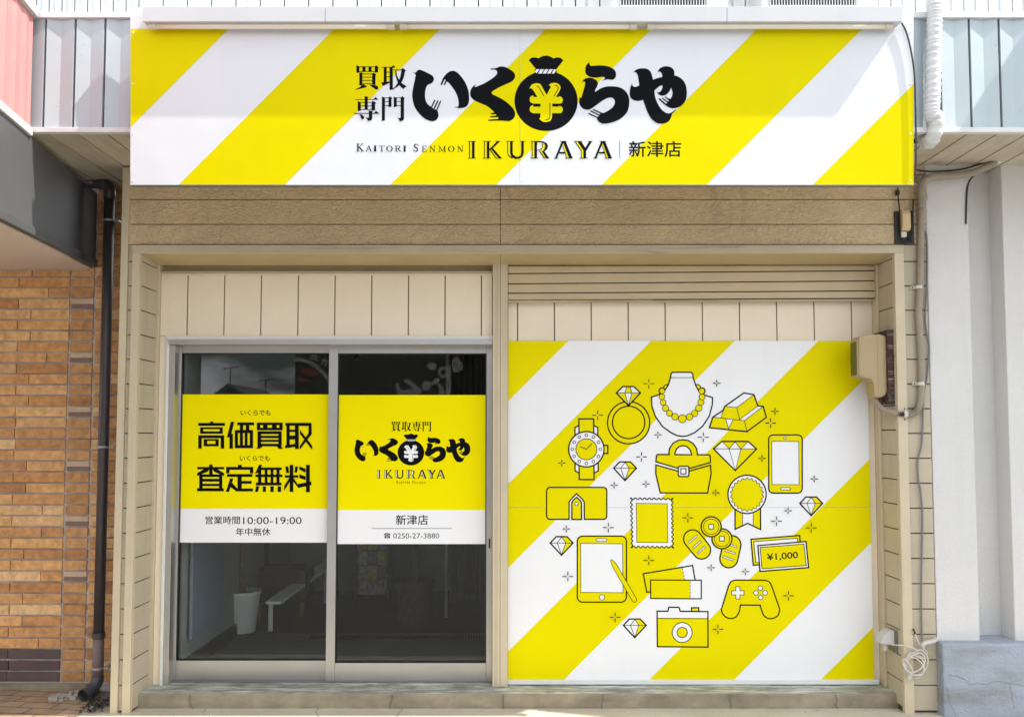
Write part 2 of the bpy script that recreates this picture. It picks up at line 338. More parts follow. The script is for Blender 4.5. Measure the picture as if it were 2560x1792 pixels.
class Print:
    """Flat printing on a board: every shape is a sheet a hair above the one below it."""
    def __init__(s, place, step=9e-5, base=.0008):
        s.place = place; s.n = base; s.step = step; s.m = {}; s.org = (0, 0, 1); s.reset = base; s.cyc = 0
    def crop(s, x0, y0, k): s.org = (x0, y0, k); return s
    def px(s, p): return (s.org[0] + p[0] / s.org[2], s.org[1] + p[1] / s.org[2])
    def poly(s, mat, pts, hold=False):
        q = [s.px(p) for p in pts]
        tri = tessellate_polygon([[Vector((a, b, 0)) for a, b in q]])
        mb = s.m.setdefault(mat.name, (MB(), mat))[0]
        mb.add([s.place(a, b, s.n) for a, b in q], [tuple(t) for t in tri])
        if not hold: s.n += s.step
    def rect(s, mat, x0, y0, x1, y1): s.poly(mat, [(x0, y0), (x1, y0), (x1, y1), (x0, y1)])
    def circ(s, mat, x, y, r, ry=None, n=40):
        s.poly(mat, [(x + r * math.cos(2 * math.pi * i / n), y + (ry or r) * math.sin(2 * math.pi * i / n)) for i in range(n)])
    def line(s, mat, pts, wd, closed=False):
        """round-jointed ribbon"""
        P = [Vector(s.px(p)) for p in pts]; h = wd / s.org[2] / 2; N = len(P)
        mb = s.m.setdefault(mat.name, (MB(), mat))[0]
        nseg = N if closed else N - 1
        Lp, Rp = [], []
        for i in range(N):
            a = P[i - 1] if (closed or i > 0) else None; b = P[(i + 1) % N] if (closed or i < N - 1) else None
            d1 = (P[i] - a).normalized() if a is not None and (P[i] - a).length > 1e-6 else None
            d2 = (b - P[i]).normalized() if b is not None and (b - P[i]).length > 1e-6 else None
            if d1 is None: d1 = d2
            if d2 is None: d2 = d1
            n1 = Vector((-d1.y, d1.x)); n2 = Vector((-d2.y, d2.x)); mm = n1 + n2
            if mm.length < .2: mm = n1.copy()
            mm.normalize(); kk = min(1 / max(mm.dot(n1), .35), 2.2)
            e = Vector((0, 0))
            if not closed and i == 0: e = -d2 * h * .55
            if not closed and i == N - 1: e = d1 * h * .55
            Lp.append(P[i] + e + mm * h * kk); Rp.append(P[i] + e - mm * h * kk)
        vs = [s.place(q.x, q.y, s.n) for q in Lp + Rp]
        mb.add(vs, [(i, (i + 1) % N, (i + 1) % N + N, i + N) for i in range(nseg)])
        s.n += s.step
    def shape(s, fill, pts, wd=None, ink=None, sm=False, closed=True):
        q = smooth_poly(pts, True) if sm else pts
        if fill: s.poly(fill, q)
        if wd: s.line(ink or m_blk, q, wd, True)
    def rrect(s, fill, x0, y0, x1, y1, r, wd=None):
        q = []
        for cx_, cy_, a0 in ((x1 - r, y0 + r, -90), (x1 - r, y1 - r, 0), (x0 + r, y1 - r, 90), (x0 + r, y0 + r, 180)):
            for k in range(6):
                a = R(a0 + 18 * k); q.append((cx_ + r * math.cos(a), cy_ + r * math.sin(a)))
        s.shape(fill, q, wd)
    def cline(s, fill, x, y, r, wd, n=44):
        q = [(x + r * math.cos(2 * math.pi * i / n), y + r * math.sin(2 * math.pi * i / n)) for i in range(n)]
        s.shape(fill, q, wd)
    def text(s, mat, body, x0, y0, x1, y1, bold=0.0, rot=0.0, font_fit=True):
        cu = bpy.data.curves.new("lettering", 'FONT'); cu.body = body; cu.offset = bold; cu.resolution_u = 4
        o = bpy.data.objects.new("lettering", cu); COL.objects.link(o)
        dg = bpy.context.evaluated_depsgraph_get(); me = o.evaluated_get(dg).to_mesh()
        vs = [v.co.copy() for v in me.vertices]; fs = [tuple(p.vertices) for p in me.polygons]
        bpy.data.objects.remove(o); bpy.data.curves.remove(cu)
        ax, bx = min(v.x for v in vs), max(v.x for v in vs); ay, by = min(v.y for v in vs), max(v.y for v in vs)
        mxp, myp = (x0 + x1) / 2, (y0 + y1) / 2; cr, sr = math.cos(R(rot)), math.sin(R(rot)); wv = []
        for v in vs:
            dx = (v.x - (ax + bx) / 2) / (bx - ax) * (x1 - x0); dy = -(v.y - (ay + by) / 2) / (by - ay) * (y1 - y0)
            q = s.px((mxp + dx * cr - dy * sr, myp + dx * sr + dy * cr)); wv.append(s.place(q[0], q[1], s.n))
        s.m.setdefault(mat.name, (MB(), mat))[0].add(wv, fs); s.n += s.step
    def flush(s, name, parent):
        """one mesh object per printed motif, several inks in its material slots"""
        me = bpy.data.meshes.new(name); v, f, mi, mats = [], [], [], []
        for mb, mat in s.m.values():
            k = len(v); v += mb.v; f += [tuple(i + k for i in ff) for ff in mb.f]; mi += [len(mats)] * len(mb.f); mats.append(mat)
        me.from_pydata(v, [], f)
        for mt in mats: me.materials.append(mt)
        for p, i in zip(me.polygons, mi): p.material_index = i
        me.update(); o = bpy.data.objects.new(name, me); COL.objects.link(o)
        o.parent = parent; o.matrix_parent_inverse = Matrix.Translation(-parent.location)
        s.m = {}; s.n = s.reset; return o

def bez(pts, n=8): return smooth_poly(pts, False, n)
def path3(pts, Y, n=6):
    """curve through image-measured points (px, py[, Y])"""
    q = [at(p[0], p[1], p[2] if len(p) > 2 else Y) for p in pts]
    out_ = []
    for i in range(len(q) - 1):
        a = q[max(i - 1, 0)]; b = q[i]; cc = q[i + 1]; d = q[min(i + 2, len(q) - 1)]
        for k in range(n):
            t = k / n
            out_.append(.5 * (2 * b + (cc - a) * t + (2 * a - 5 * b + 4 * cc - d) * t * t + (3 * b - a - 3 * cc + d) * t ** 3))
    out_.append(q[-1]); return out_

# ================================================================== ground
g = MB().add([(-250, -250, -.012), (250, -250, -.012), (250, 250, -.012), (-250, 250, -.012)], [(0, 1, 2, 3)]).build("ground", m_asph); structure(g)
pv = MB().box(-30, 30, -.62, .12, -.16, 0).build("pavement", m_conc); structure(pv)
ck = MB()
def crack(mb, pts, zf, wd):
    P = [Vector(p) for p in pts]
    for a, b in zip(P, P[1:]):
        d = (b - a).normalized(); n = Vector((-d.y, d.x, 0)) * wd
        mb.add([zf(a - n), zf(b - n), zf(b + n), zf(a + n)], [(0, 1, 2, 3)])
# joint line and cracks of the pavement, sloped brick apron at the left
YW = .45
ap = MB().add([(-9, YW, .004), (-9, -1.0, .004), (X(118, -.25, 1800), -.40, .004), (X(196, -.05, 1765), -.05, .004), (X(262, YW), YW, .004)], [(0, 1, 2, 3, 4)]).build("brick_paving", m_paver); structure(ap)

# ================================================================== left neighbour: brick building
nb = thing("brick_building", (-4.2, 0, 0), "orange brick wall with dark base courses and a salmon red canopy box", "building")
PIT = .0617 * 1.09; JT = .0095; z0 = Z(1705, YW); ztop = 3.6
xm1, xm0 = X(164.5, YW), -5.4
xc0, xc1 = X(167, YW), X(226, YW)
xd0, xd1 = X(228.5, YW), X(305, YW)
MB().box(xm0, xd1, YW + .012, YW + .2, -.05, ztop).build("mortar_wall", m_mortar, nb)
main, mid, thin_, base, pale, purp = MB(), MB(), MB(), MB(), MB(), MB()
L1 = .32
row = 0; z = z0
while z < ztop - PIT:
    zz0, zz1 = z + JT / 2, z + PIT - JT / 2
    off = [0, .06, .31, .02, .27][row % 5] + random.uniform(-.02, .02) if row % 2 else random.choice([0, .15])
    x = xm1; first = True
    while x > xm0:
        ln = (L1 if not (first and row % 2) else L1 * random.choice([.98, .42, .75])); first = False
        xl = max(x - ln, xm0)
        dy = random.uniform(-.0025, .0025)
        (base if row < 3 else main).box(xl + JT * .4, x - JT * .3, YW + dy, YW + .03, zz0 + random.uniform(-.001, .001), zz1 + random.uniform(-.001, .001))
        x = xl
    if z < 2.72:
        if row % 5 == 4 and row > 4:
            zm = zz0 + (zz1 - zz0) * .45
            purp.box(xc0 + .004, xc1 - .004, .004 + YW, YW + .03, zz0, zm); pale.box(xc0 + .004, xc1 - .004, .001 + YW, YW + .03, zm + .001, zz1)
        else:
            mid.box(xc0 + .004, xc1 - .004, YW + random.uniform(-.001, .003), YW + .03, zz0, zz1)
    thin_.box(xd0 + .004, (xd0 + xd1) / 2 - .004, YW + random.uniform(0, .004), YW + .03, zz0, zz1)
    thin_.box((xd0 + xd1) / 2 + .004, xd1, YW + random.uniform(0, .004), YW + .03, zz0, zz1)
    row += 1; z += PIT
main.build("brickwork", m_brick, nb, bevel=.0015); mid.build("brick_pillar", m_brickmid, nb, bevel=.0015); thin_.build("brick_return", m_brick, nb, bevel=.0015)
base.build("base_course", m_brickdk, nb, bevel=.0015); pale.build("chipped_brick", m_brickpale, nb); purp.build("thin_brick", m_brickpurple, nb)
MB().box(xm0, xc1 + .02, YW - .02, YW + .011, -.05, z0 - .006).build("plinth", m_step2, nb, bevel=.004)
MB().box(xm0, X(212, YW), YW - .012, YW + .011, Z(676, YW), Z(669, YW)).build("flashing_strip", m_clamp, nb, bevel=.002)
# canopy box that comes forward above the brick wall, a little askew to the shopfront
KX = .15
def fx(y): return -2.445 - KX * (y + .6)
zt = Z(329, -.6)
def zbt(y): return Z(668, YW) - .028 * (YW - y)
def skew(x_off, y0, y1, za0, za1, zb0, zb1):
    """block with the skewed side face; za/zb: bottom and top at the front (0) and the back (1)"""
    return MB().hexa([(-7, y0, za0), (fx(y0) + x_off, y0, za0), (fx(y0) + x_off, y0, zb0), (-7, y0, zb0), (-7, y1, za1), (fx(y1) + x_off, y1, za1), (fx(y1) + x_off, y1, zb1), (-7, y1, zb1)])
Y0_, Y1_ = -3.4, YW - .001
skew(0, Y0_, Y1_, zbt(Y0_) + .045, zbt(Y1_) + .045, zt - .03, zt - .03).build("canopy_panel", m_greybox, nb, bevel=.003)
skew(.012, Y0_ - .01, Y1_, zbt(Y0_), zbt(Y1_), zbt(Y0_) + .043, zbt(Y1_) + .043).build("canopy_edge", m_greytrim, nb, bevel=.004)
skew(-.02, Y0_ + .02, Y1_ - .002, zbt(Y0_) - .012, zbt(Y1_) - .012, zbt(Y0_) - .001, zbt(Y1_) - .001).build("canopy_soffit", m_pinksof, nb)
rz0, rz1 = zt + .012, Z(47, -.6)
rm = MB(); yy = -3.4
def rp(dx, y): return (fx(y) + dx, y)
while yy < -.62:
    y2 = min(yy + .118, -.612)
    rm.prism([rp(0, yy + .006), rp(-.006, (yy + y2) / 2), rp(0, y2 - .006), rp(-.012, y2), rp(-.05, y2), rp(-.05, yy), rp(-.012, yy)], 'z', rz0, rz1)
    yy += .118
rm.build("red_fascia", m_red, nb)
skew(-.052, Y0_, -.613, rz0, rz0, rz1 - .01, rz1 - .01).build("fascia_core", m_greytrim, nb)
skew(.022, Y0_ - .02, -.612, rz1 + .002, rz1 + .002, rz1 + .05, rz1 + .05).build("fascia_capping", m_awncap, nb, bevel=.004)
skew(.014, Y0_ - .02, -.614, rz0 - .042, rz0 - .042, rz0 - .002, rz0 - .002).build("fascia_sill", m_awncap, nb, bevel=.004)

# ================================================================== the shop building
sb = thing("shop_building", (0, .1, 0), "beige shopfront with sliding glass doors and a striped panel bay", "building")
xL0, xL1, xL2, xL3 = X(293.5, 0), X(311, 0), X(322, 0), X(342, 0)   # corner strip, siding, casing, opening
xR0, xR1, xR2 = X(2244, 0), X(2268, 0), X(2329, 0)
zOpen = Z(633, 0)                                                   # head of the opening
zTrimTop = Z(613, 0)
zWallTop = Z(395, 0)
# upper siding: boards with open joints on a dark backing
MB().box(xL0, xR2, .02, .24, zOpen + .002, 3.5).build("wall_core", m_gap, sb)
bd = MB(); rows = [zTrimTop + .002, Z(561, 0), Z(499, 0), Z(437, 0), Z(375, 0), 3.42]
xj = X(1251, 0, 540)
for a, b in zip(rows, rows[1:]):
    bd.box(xL0 + .03, xj - .0015, 0, .03, a + .003, b - .002); bd.box(xj + .0015, xR2, 0, .03, a + .003, b - .002)
bd.build("siding_board", m_siding, sb, bevel=.003)
# opening casing
tm = MB()
tm.box(xL2, xR1, -.016, .02, Z(633, -.016), Z(613.5, -.016)); tm.box(xL2, xR1, -.022, .019, Z(616, -.02), Z(612.5, -.02))
tm.build("head_trim", m_trim, sb, bevel=.003)
MB().box(xL2, xL3, -.014, .02, -.02, Z(634, 0)).build("casing", m_trimv, sb, bevel=.003)
MB().box(xR0, xR1, -.014, .02, -.02, Z(634, 0)).build("casing", m_trimv, sb, bevel=.003)
MB().box(xL0, xL1, -.016, .02, -.02, Z(420, 0)).build("corner_strip", m_trimv, sb, bevel=.003)
PR = .1405
for (xa_, xb_) in ((xL1 + .001, xL2 - .001), (xR1 + .001, xR2 - .002)):
    ps = MB(); zz = .01
    while zz < zOpen + .05:
        z2 = min(zz + PR, Z(612, 0)); ps.box(xa_, xb_, .001, .03, zz + .004, z2 - .002); zz += PR
    ps.build("pier_siding", m_pier, sb, bevel=.002)
MB().box(xL0 + .005, xL3 - .02, .022, .46, -.03, 3.4).build("pier_core", m_gap, sb)
MB().box(xR0 + .02, xR2, .022, .23, -.03, zOpen).build("pier_core", m_gap, sb)
# reveals: boards facing into the opening
xi0, xi1 = xL3 + .004, xR0 - .004
for sgn, xf in ((1, xi0), (-1, xi1)):
    rv = MB(); zz = .012 if sgn > 0 else .03
    while zz < zOpen:
        z2 = min(zz + PR, zOpen - .002)
        rv.box(xf - sgn * .03, xf, .006, .222, zz + .004, z2 - .002); zz += PR
    rv.build("reveal_board", m_pier, sb, bevel=.002)
MB().box(xi0 - .0285, xi0 - .009, .004, .226, -.01, zOpen).build("reveal_backing", m_gap, sb)
MB().box(xi1 + .009, xi1 + .0285, .004, .226, -.01, zOpen).build("reveal_backing", m_gap, sb)
# inner edge trims
MB().box(xi0 - .01, xi0 + .014, .222, .30, .05, Z(664.5, .24) + .03).build("inner_trim", m_trimv, sb, bevel=.002)
zi0 = Z(664.5, .24)
so = MB(); so.hexa([(xi0 - .02, -.012, zOpen), (xj - .001, -.012, zOpen), (xj - .001, -.012, zOpen + .02), (xi0 - .02, -.012, zOpen + .02),
                    (xi0 - .02, .232, zi0), (xj - .001, .232, zi0), (xj - .001, .232, zi0 + .03), (xi0 - .02, .232, zi0 + .03)])
so.build("opening_soffit", m_soff, sb); so = MB()
so.hexa([(xj + .001, -.012, zOpen), (xi1 + .02, -.012, zOpen), (xi1 + .02, -.012, zOpen + .02), (xj + .001, -.012, zOpen + .02),
         (xj + .001, .232, zi0), (xi1 + .02, .232, zi0), (xi1 + .02, .232, zi0 + .03), (xj + .001, .232, zi0 + .03)])
so.build("opening_soffit", m_soff, sb)
YP = .25; YG1, YG2 = .345, .318                                      # panel face, door glass planes
# centre post
pz0 = Z(1716, .205); px0, px1 = X(1231.5, .205), X(1269.5, .205)
po = MB(); pm = (px0 + px1) / 2
po.box(px0, pm - .0008, .205, .36, pz0, zi0 + .01); po.box(pm + .0008, px1, .206, .36, pz0, zi0 + .01)
po.box(px0 + .02, px0 + .026, .2025, .2045, pz0 + .01, zi0); po.build("centre_post", m_trimv, sb, bevel=.002)
# left bay: dark head channel, grooved panel over the door, white jamb strip
hz0, hz1 = Z(682, YP), zi0
MB().box(xi0 + .014, px0, YP + .03, .40, hz0 - .004, hz1 + .01).build("head_channel", m_soff, sb)
MB().box(xi0 + .015, px0 - .001, YP - .012, YP + .03, hz0 - .002, hz0 + .008).build("drip_lip", m_trim, sb, bevel=.002)
xg = [X(p, YP, 760) for p in (468.5, 560.5, 652.5, 745, 837, 929, 1021, 1112.5, 1203.5)]
xpl = xi0 + .015; dz1 = Z(840, YP)                                    # door trim top
MB().box(xpl, px0, YP + .008, YP + .06, dz1, hz0 - .003).build("panel_backing", m_groove, sb)
pb = MB(); ed = [xpl] + xg + [px0 - .001]
for i in range(len(ed) - 1):
    pb.box(ed[i] + (.0035 if i else 0), ed[i + 1] - .0035, YP, YP + .02, dz1 + .001, hz0 - .004 - .012)
pb.box(xpl, px0 - .001, YP + .001, YP + .02, hz0 - .0155, hz0 - .004)
xdl = X(411, YP, 1200)
pb.box(xpl, xdl - .001, YP, YP + .02, .06, dz1 - .0005)
pb.build("door_head_panel", m_panel, sb, bevel=.002)
wt = MB(); wz = Z(849, YP - .01)
wt.box(xdl, px0 - .0005, YP - .014, YP + .03, wz, dz1); wt.box(xdl, xdl + .016, YP - .0135, YP + .03, .058, wz - .0005)
wt.build("door_surround", m_whitetrim, sb, bevel=.002)
# aluminium door frame
az0 = Z(861.5, YP - .02); fr = MB()
fr.box(xdl + .018, px0 - .001, YP - .03, .42, az0, wz - .001)
fr.box(xdl + .017, X(440, .3, 1200), YP - .005, .42, .06, az0 - .001)
fr.build("door_frame", m_alu, sb, bevel=.003)
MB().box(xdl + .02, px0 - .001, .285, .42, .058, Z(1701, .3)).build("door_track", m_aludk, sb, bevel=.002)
def door(name, lab, Yg, l, r, sl, sr, ztop_, gtop, gbot, zbot):
    d = MB(); y0, y1 = Yg - .018, Yg + .016
    zt_, gt, gb, zb_ = Z(ztop_, y0), Z(gtop, y0), Z(gbot, y0), Z(zbot, y0)
    x0, x1, a, b = X(l, y0, 1250), X(r, y0, 1250), X(sl, y0, 1250), X(sr, y0, 1250)
    d.box(x0, a, y0, y1, zb_, zt_); d.box(b, x1, y0, y1, zb_, zt_)
    d.box(a + .0005, b - .0005, y0 + .003, y1, gt, zt_ - .001); d.box(a + .0005, b - .0005, y0 + .003, y1, zb_ + .001, gb)
    o = d.build(name, m_alu, sb, bevel=.0025, label=lab)
    gk = MB(); e = .006
    gk.box(a, a + e, y0 + .004, y1 - .004, gb, gt); gk.box(b - e, b, y0 + .004, y1 - .004, gb, gt)
    gk.box(a + e, b - e, y0 + .004, y1 - .004, gt - e, gt - .0005); gk.box(a + e, b - e, y0 + .004, y1 - .004, gb + .0005, gb + e)
    k = gk.build("gasket", m_cable, o); k.matrix_parent_inverse = Matrix.Identity(4)
    pg = MB().box(a + .004, b - .004, Yg - .0025, Yg + .0025, gb + .003, gt - .003).build("glass", m_glass, o)
    pg.matrix_parent_inverse = Matrix.Identity(4)
    for ob in (k, pg): ob.matrix_parent_inverse = o.matrix_world.inverted() if False else Matrix.Translation((0, 0, 0))
    return o, (a, b, gb, gt)
d1, g1 = door("sliding_door", None, YG1, 424, 823, 447, 821, 864, 882, 1651, 1700)
d2, g2 = door("sliding_door", None, YG2, 818.5, 1231, 841, 1216, 861.5, 883, 1657, 1704.5)
def handle(par, px_, py0, py1, Y, w_=9):
    h = MB(); x = X(px_, Y, 1350); a, b = Z(py1, Y), Z(py0, Y); ww = w_ / 440 / 2
    h.box(x - ww, x + ww, Y - .0225, Y - .0185, a, b)
    o = h.build("handle", m_alu, par, bevel=.001); o.matrix_parent_inverse = Matrix.Identity(4)
    k = MB().box(x - ww * .5, x + ww * .5, Y - .0232, Y - .0226, a + .012, b - .012).build("handle_slot", m_cable, par); k.matrix_parent_inverse = Matrix.Identity(4)
handle(d1, 438, 1338, 1364, YG1, 8); handle(d2, 1224, 1340, 1374, YG2, 9)
hl = MB(); xx = X(828.5, YG2, 1350); hl.box(xx - .011, xx + .011, YG2 - .0225, YG2 - .0185, Z(1379, YG2), Z(1330, YG2))
o = hl.build("lock_plate", m_alu, d2, bevel=.001); o.matrix_parent_inverse = Matrix.Identity(4)
for d in (d1, d2):
    for ch in d.children: ch.matrix_parent_inverse = Matrix.Identity(4); ch.location = (0, 0, 0)
# children of a part that itself sits under sb: undo the root offset once
# (parts keep world coordinates through their parent's inverse)
# right bay: shutter, grooved panel
sl = MB(); xs0, xs1 = px1 + .001, X(2182, YP, 720)
lines = [(664, 662.5), (684, 676.5), (709.5, 702), (733, 727), (751, 746)]
for (a0, a1), (b0, b1) in zip(lines, lines[1:]):
    p = []
    for y_, dzt in ((YP - .035, 0), (YP + .02, 0)):
        p += [(xs0, y_, Z(b0, YP - .035) + .003), (xs1, y_, Z(b1, YP - .035) + .003), (xs1, y_, Z(a1, YP - .035) - .003), (xs0, y_, Z(a0, YP - .035) - .003)]
    sl.hexa(p)
shu = sl.build("roller_shutter", m_shut, sb, bevel=.004)
MB().box(xs0, xs1, YP - .02, YP + .03, Z(750, YP), zi0 + .01).build("shutter_backing", m_gap, sb)
MB().hexa([(xs0, YP - .042, Z(755, YP - .04)), (xs1, YP - .042, Z(751, YP - .04)), (xs1, YP - .042, Z(748, YP - .04)), (xs0, YP - .042, Z(752, YP - .04)),
           (xs0, YP, Z(755, YP - .04)), (xs1, YP, Z(751, YP - .04)), (xs1, YP, Z(748, YP - .04)), (xs0, YP, Z(752, YP - .04))]).build("shutter_bottom_bar", m_trim, sb, bevel=.001)
xg2 = [X(p, YP + .02, 800) for p in (1294, 1386, 1478, 1570.5, 1663, 1756, 1849, 1942, 2035.5, 2129)]
zp1, zp0 = Z(752, YP), .075
MB().box(px1 + .001, xs1, YP + .03, YP + .07, zp0, zp1 + .02).build("panel_backing", m_groove, sb)
pr = MB(); ed = [px1 + .002] + xg2 + [xs1]
for i in range(len(ed) - 1):
    pr.box(ed[i] + (.0035 if i else 0), ed[i + 1] - (.0035 if i < len(ed) - 2 else 0), YP + .02, YP + .04, zp0, zp1 + .015)
pr.build("bay_panel", m_panel, sb, bevel=.002)
rl = MB(); xa_, xb_ = X(2183, .24, 1300), X(2201, .235, 1300)
rl.box(xs1 + .001, xs1 + .014, .20, YP + .06, .06, zi0); rl.box(xs1 + .024, xs1 + .036, .20, YP + .06, .06, zi0); rl.box(xs1 + .014, xs1 + .024, .222, YP + .06, .06, zi0)
rl.box(xs1 + .036, xi1 + .002, .215, YP + .06, .06, zi0)
rl.build("shutter_rail", m_trimv, sb, bevel=.002)
MB().box(px1 + .001, X(2196, .25, 1705), YP - .012, YP + .02, Z(1710, YP - .01), Z(1699, YP - .01)).build("bay_sill", m_whitetrim, sb, bevel=.002)
# step
zst = Z(1732, .085)
st = MB(); random.seed(3)
def wavy(mb, x0, x1, n, prof):
    rowsv = []
    for i in range(n + 1):
        x = x0 + (x1 - x0) * i / n
        rowsv.append([(x, y + random.uniform(-.004, .004) * (1 if 0 < k < len(prof) - 1 else 0), z_ + random.uniform(-.003, .003) * (1 if 0 < k < len(prof) - 1 else 0)) for k, (y, z_) in enumerate(prof)])
    k0 = len(mb.v); m_ = len(prof)
    for r_ in rowsv: mb.v += r_
    for i in range(n):
        for k in range(m_ - 1):
            a = k0 + i * m_ + k; mb.f.append((a, a + 1, a + m_ + 1, a + m_))
wavy(st, xi0 - .02, xi1 + .02, 90, [(.088, -.02), (.084, .012), (.085, zst - .010), (.092, zst - .003)])
st.build("step_riser", m_step2, sb)
tr = MB(); wavy(tr, xi0 - .02, xi1 + .02, 90, [(.0915, zst - .0035), (.11, zst), (.2, zst + .001), (.42, zst + .004)])
tr.build("step_tread", m_step, sb)
lk = MB(); yk = [.0795, .0825]
for px_ in (478, 980, 1262, 1505, 1828, 2090):
    x = X(px_, .084, 1745); q = [(x + random.uniform(-.012, .012), zst * t) for t in (0, .3, .6, .95)]
    for (xa1, za1), (xb1, zb1) in zip(q, q[1:]):
        lk.add([(xa1 - .003, .077, za1), (xa1 + .002, .077, za1), (xb1 + .002, .077, zb1), (xb1 - .003, .077, zb1)], [(0, 1, 2, 3)])
lk.build("riser_crack", m_crack, sb)
# room behind the doors
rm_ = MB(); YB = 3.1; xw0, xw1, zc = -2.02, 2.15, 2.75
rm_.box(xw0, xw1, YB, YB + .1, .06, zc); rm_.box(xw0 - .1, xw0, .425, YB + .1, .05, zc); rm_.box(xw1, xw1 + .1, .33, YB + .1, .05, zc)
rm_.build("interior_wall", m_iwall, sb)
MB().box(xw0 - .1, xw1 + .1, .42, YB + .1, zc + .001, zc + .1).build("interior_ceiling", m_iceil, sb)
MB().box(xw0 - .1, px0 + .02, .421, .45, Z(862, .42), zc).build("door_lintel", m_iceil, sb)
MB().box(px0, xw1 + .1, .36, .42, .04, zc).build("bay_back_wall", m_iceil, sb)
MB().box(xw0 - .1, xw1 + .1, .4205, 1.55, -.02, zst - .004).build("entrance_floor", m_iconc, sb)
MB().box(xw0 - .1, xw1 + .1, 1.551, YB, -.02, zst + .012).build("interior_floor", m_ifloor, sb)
gr = MB(); gy0, gy1 = 1.42, 1.53
gr.box(-1.45, -.12, gy0 - .012, gy0, zst - .01, zst + .003); gr.box(-1.45, -.12, gy1, gy1 + .012, zst - .01, zst + .003)
x = -1.45
while x < -.12: gr.box(x, x + .008, gy0, gy1, zst - .01, zst + .002); x += .02
gr.build("drain_grate", m_grate, sb)
MB().box(-1.47, -.1, gy0 - .01, gy1 + .01, zst - .0038, zst - .003).build("drain_channel", m_dark, sb)
MB().box(xw0 + .002, xw0 + .02, .5, 3.05, zst, zst + .09).build("skirting", m_dark, sb)
MB().box(xw0, xw1, YB - .012, YB - .001, zst + .012, zst + .05).build("skirting", m_ifloor, sb)
MB().box(xw0 + .021, xw0 + .04, .52, 1.1, zst + .2, 1.6).build("wall_board", M("blue_grey_wall_board", (.17, .20, .25), .5, .05), sb)
# upper wall over the canopies
uw = MB(); x = -5.0; z1_ = 5.2
while x < 4.6:
    wd_ = .141 if x > X(330, 0, 20) else .0745
    uw.box(x + .004, x + wd_ - .004, -.012, .02, 3.45, z1_); uw.box(x + wd_ * .5, x + wd_ - .004, -.016, -.0125, 3.45, z1_); x += wd_
uw.build("upper_cladding", m_uwall, sb); MB().box(-5, 4.6, .021, .3, 3.43, z1_).build("upper_wall_core", m_gap, sb)

# ================================================================== long metal awning behind the sign
YA = -.59
aw = thing("metal_awning", (0, -.3, Z(330, YA)), "long grey corrugated metal awning that runs behind the striped sign", "awning")
zA0, zA1 = Z(319, YA), Z(48, YA)
RS = (X(2425.6, YA, 180) - X(111, YA, 180)) / 31.0; xr = X(111, YA, 180)
def vfold(y, x0, x1):
    pts = []; k = math.ceil((x0 - xr) / RS) - 1
    while True:
        a = xr + k * RS; b = a + RS; k += 1
        if a > x1: break
        for (xx_, yy_) in ((a - .0065, y), (a - .006, y + .016), (a + .006, y + .016), (a + .0065, y), ((a + b) / 2, y + .011)):
            if x0 < xx_ < x1: pts.append((xx_, yy_))
    return [(x0, y)] + pts + [(x1, y)]
xA0, xA1 = -2.60, 7.0
pf = vfold(YA, xA0, xA1)
fm = MB(); n = len(pf)
fm.add([(a, b, zA0) for a, b in pf] + [(a, b, zA1 + .01) for a, b in pf], [(i, i + 1, i + 1 + n, i + n) for i in range(n - 1)])
fm.build("fascia", m_awn, aw)
seam = MB(); k = -1
while xr + k * RS < xA1:
    a = xr + k * RS; k += 1
    if a > xA0 + .02: seam.box(a - .0055, a + .0055, YA + .0125, YA + .0145, zA0, zA1)
seam.build("fascia_seam", m_greytrim, aw)
MB().box(xA0, xA1, YA - .011, 0, zA1 + .002, Z(30, YA - .01)).build("capping", m_awncap, aw, bevel=.003)
MB().box(xA0, xA1, YA - .008, YA + .03, Z(331, YA - .008), zA0 - .001).build("bottom_trim", m_awncap, aw, bevel=.003)
zs_ = Z(330, YA) + .004
sf = [(a, b) for a, b in vfold(0, xA0, xA1)]
sm_ = MB(); n = len(sf)
sm_.add([(a, YA + .031, zs_ + b * .7) for a, b in sf] + [(a, .46, zs_ + b * .7) for a, b in sf], [(i, i + 1, i + 1 + n, i + n) for i in range(n - 1)])
sm_.build("soffit", m_awnsof, aw)
MB().box(xA0, xA1, YA + .04, .47, zs_ + .03, zA1).build("awning_core", m_gap, aw)

# ================================================================== the striped shop sign
sg = thing("shop_sign", sp(1305, 462), "wide yellow and white striped fascia sign with black lettering and a money bag", "sign")
sx0, sx1, sy0, sy1 = 326, 2284, 19, 462.5
def sgbox(mb, x0, y0, x1, y1, n0, n1):
    mb.hexa([sp(x0, y1, 0) - FWD * n1, sp(x1, y1, 0) - FWD * n1, sp(x1, y0, 0) - FWD * n1, sp(x0, y0, 0) - FWD * n1,
             sp(x0, y1, 0) - FWD * n0, sp(x1, y1, 0) - FWD * n0, sp(x1, y0, 0) - FWD * n0, sp(x0, y0, 0) - FWD * n0])
def signplace(px, py, n): return sp(px, py, 0) - FWD * n
b_ = MB(); sgbox(b_, sx0, sy0, 1299.4, sy1, -.035, 0); sgbox(b_, 1300, sy0, sx1, sy1, -.035, 0)
b_.build("sign_board", m_white, sg)
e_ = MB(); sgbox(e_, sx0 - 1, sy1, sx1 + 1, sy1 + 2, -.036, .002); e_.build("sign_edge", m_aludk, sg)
P = Print(signplace)
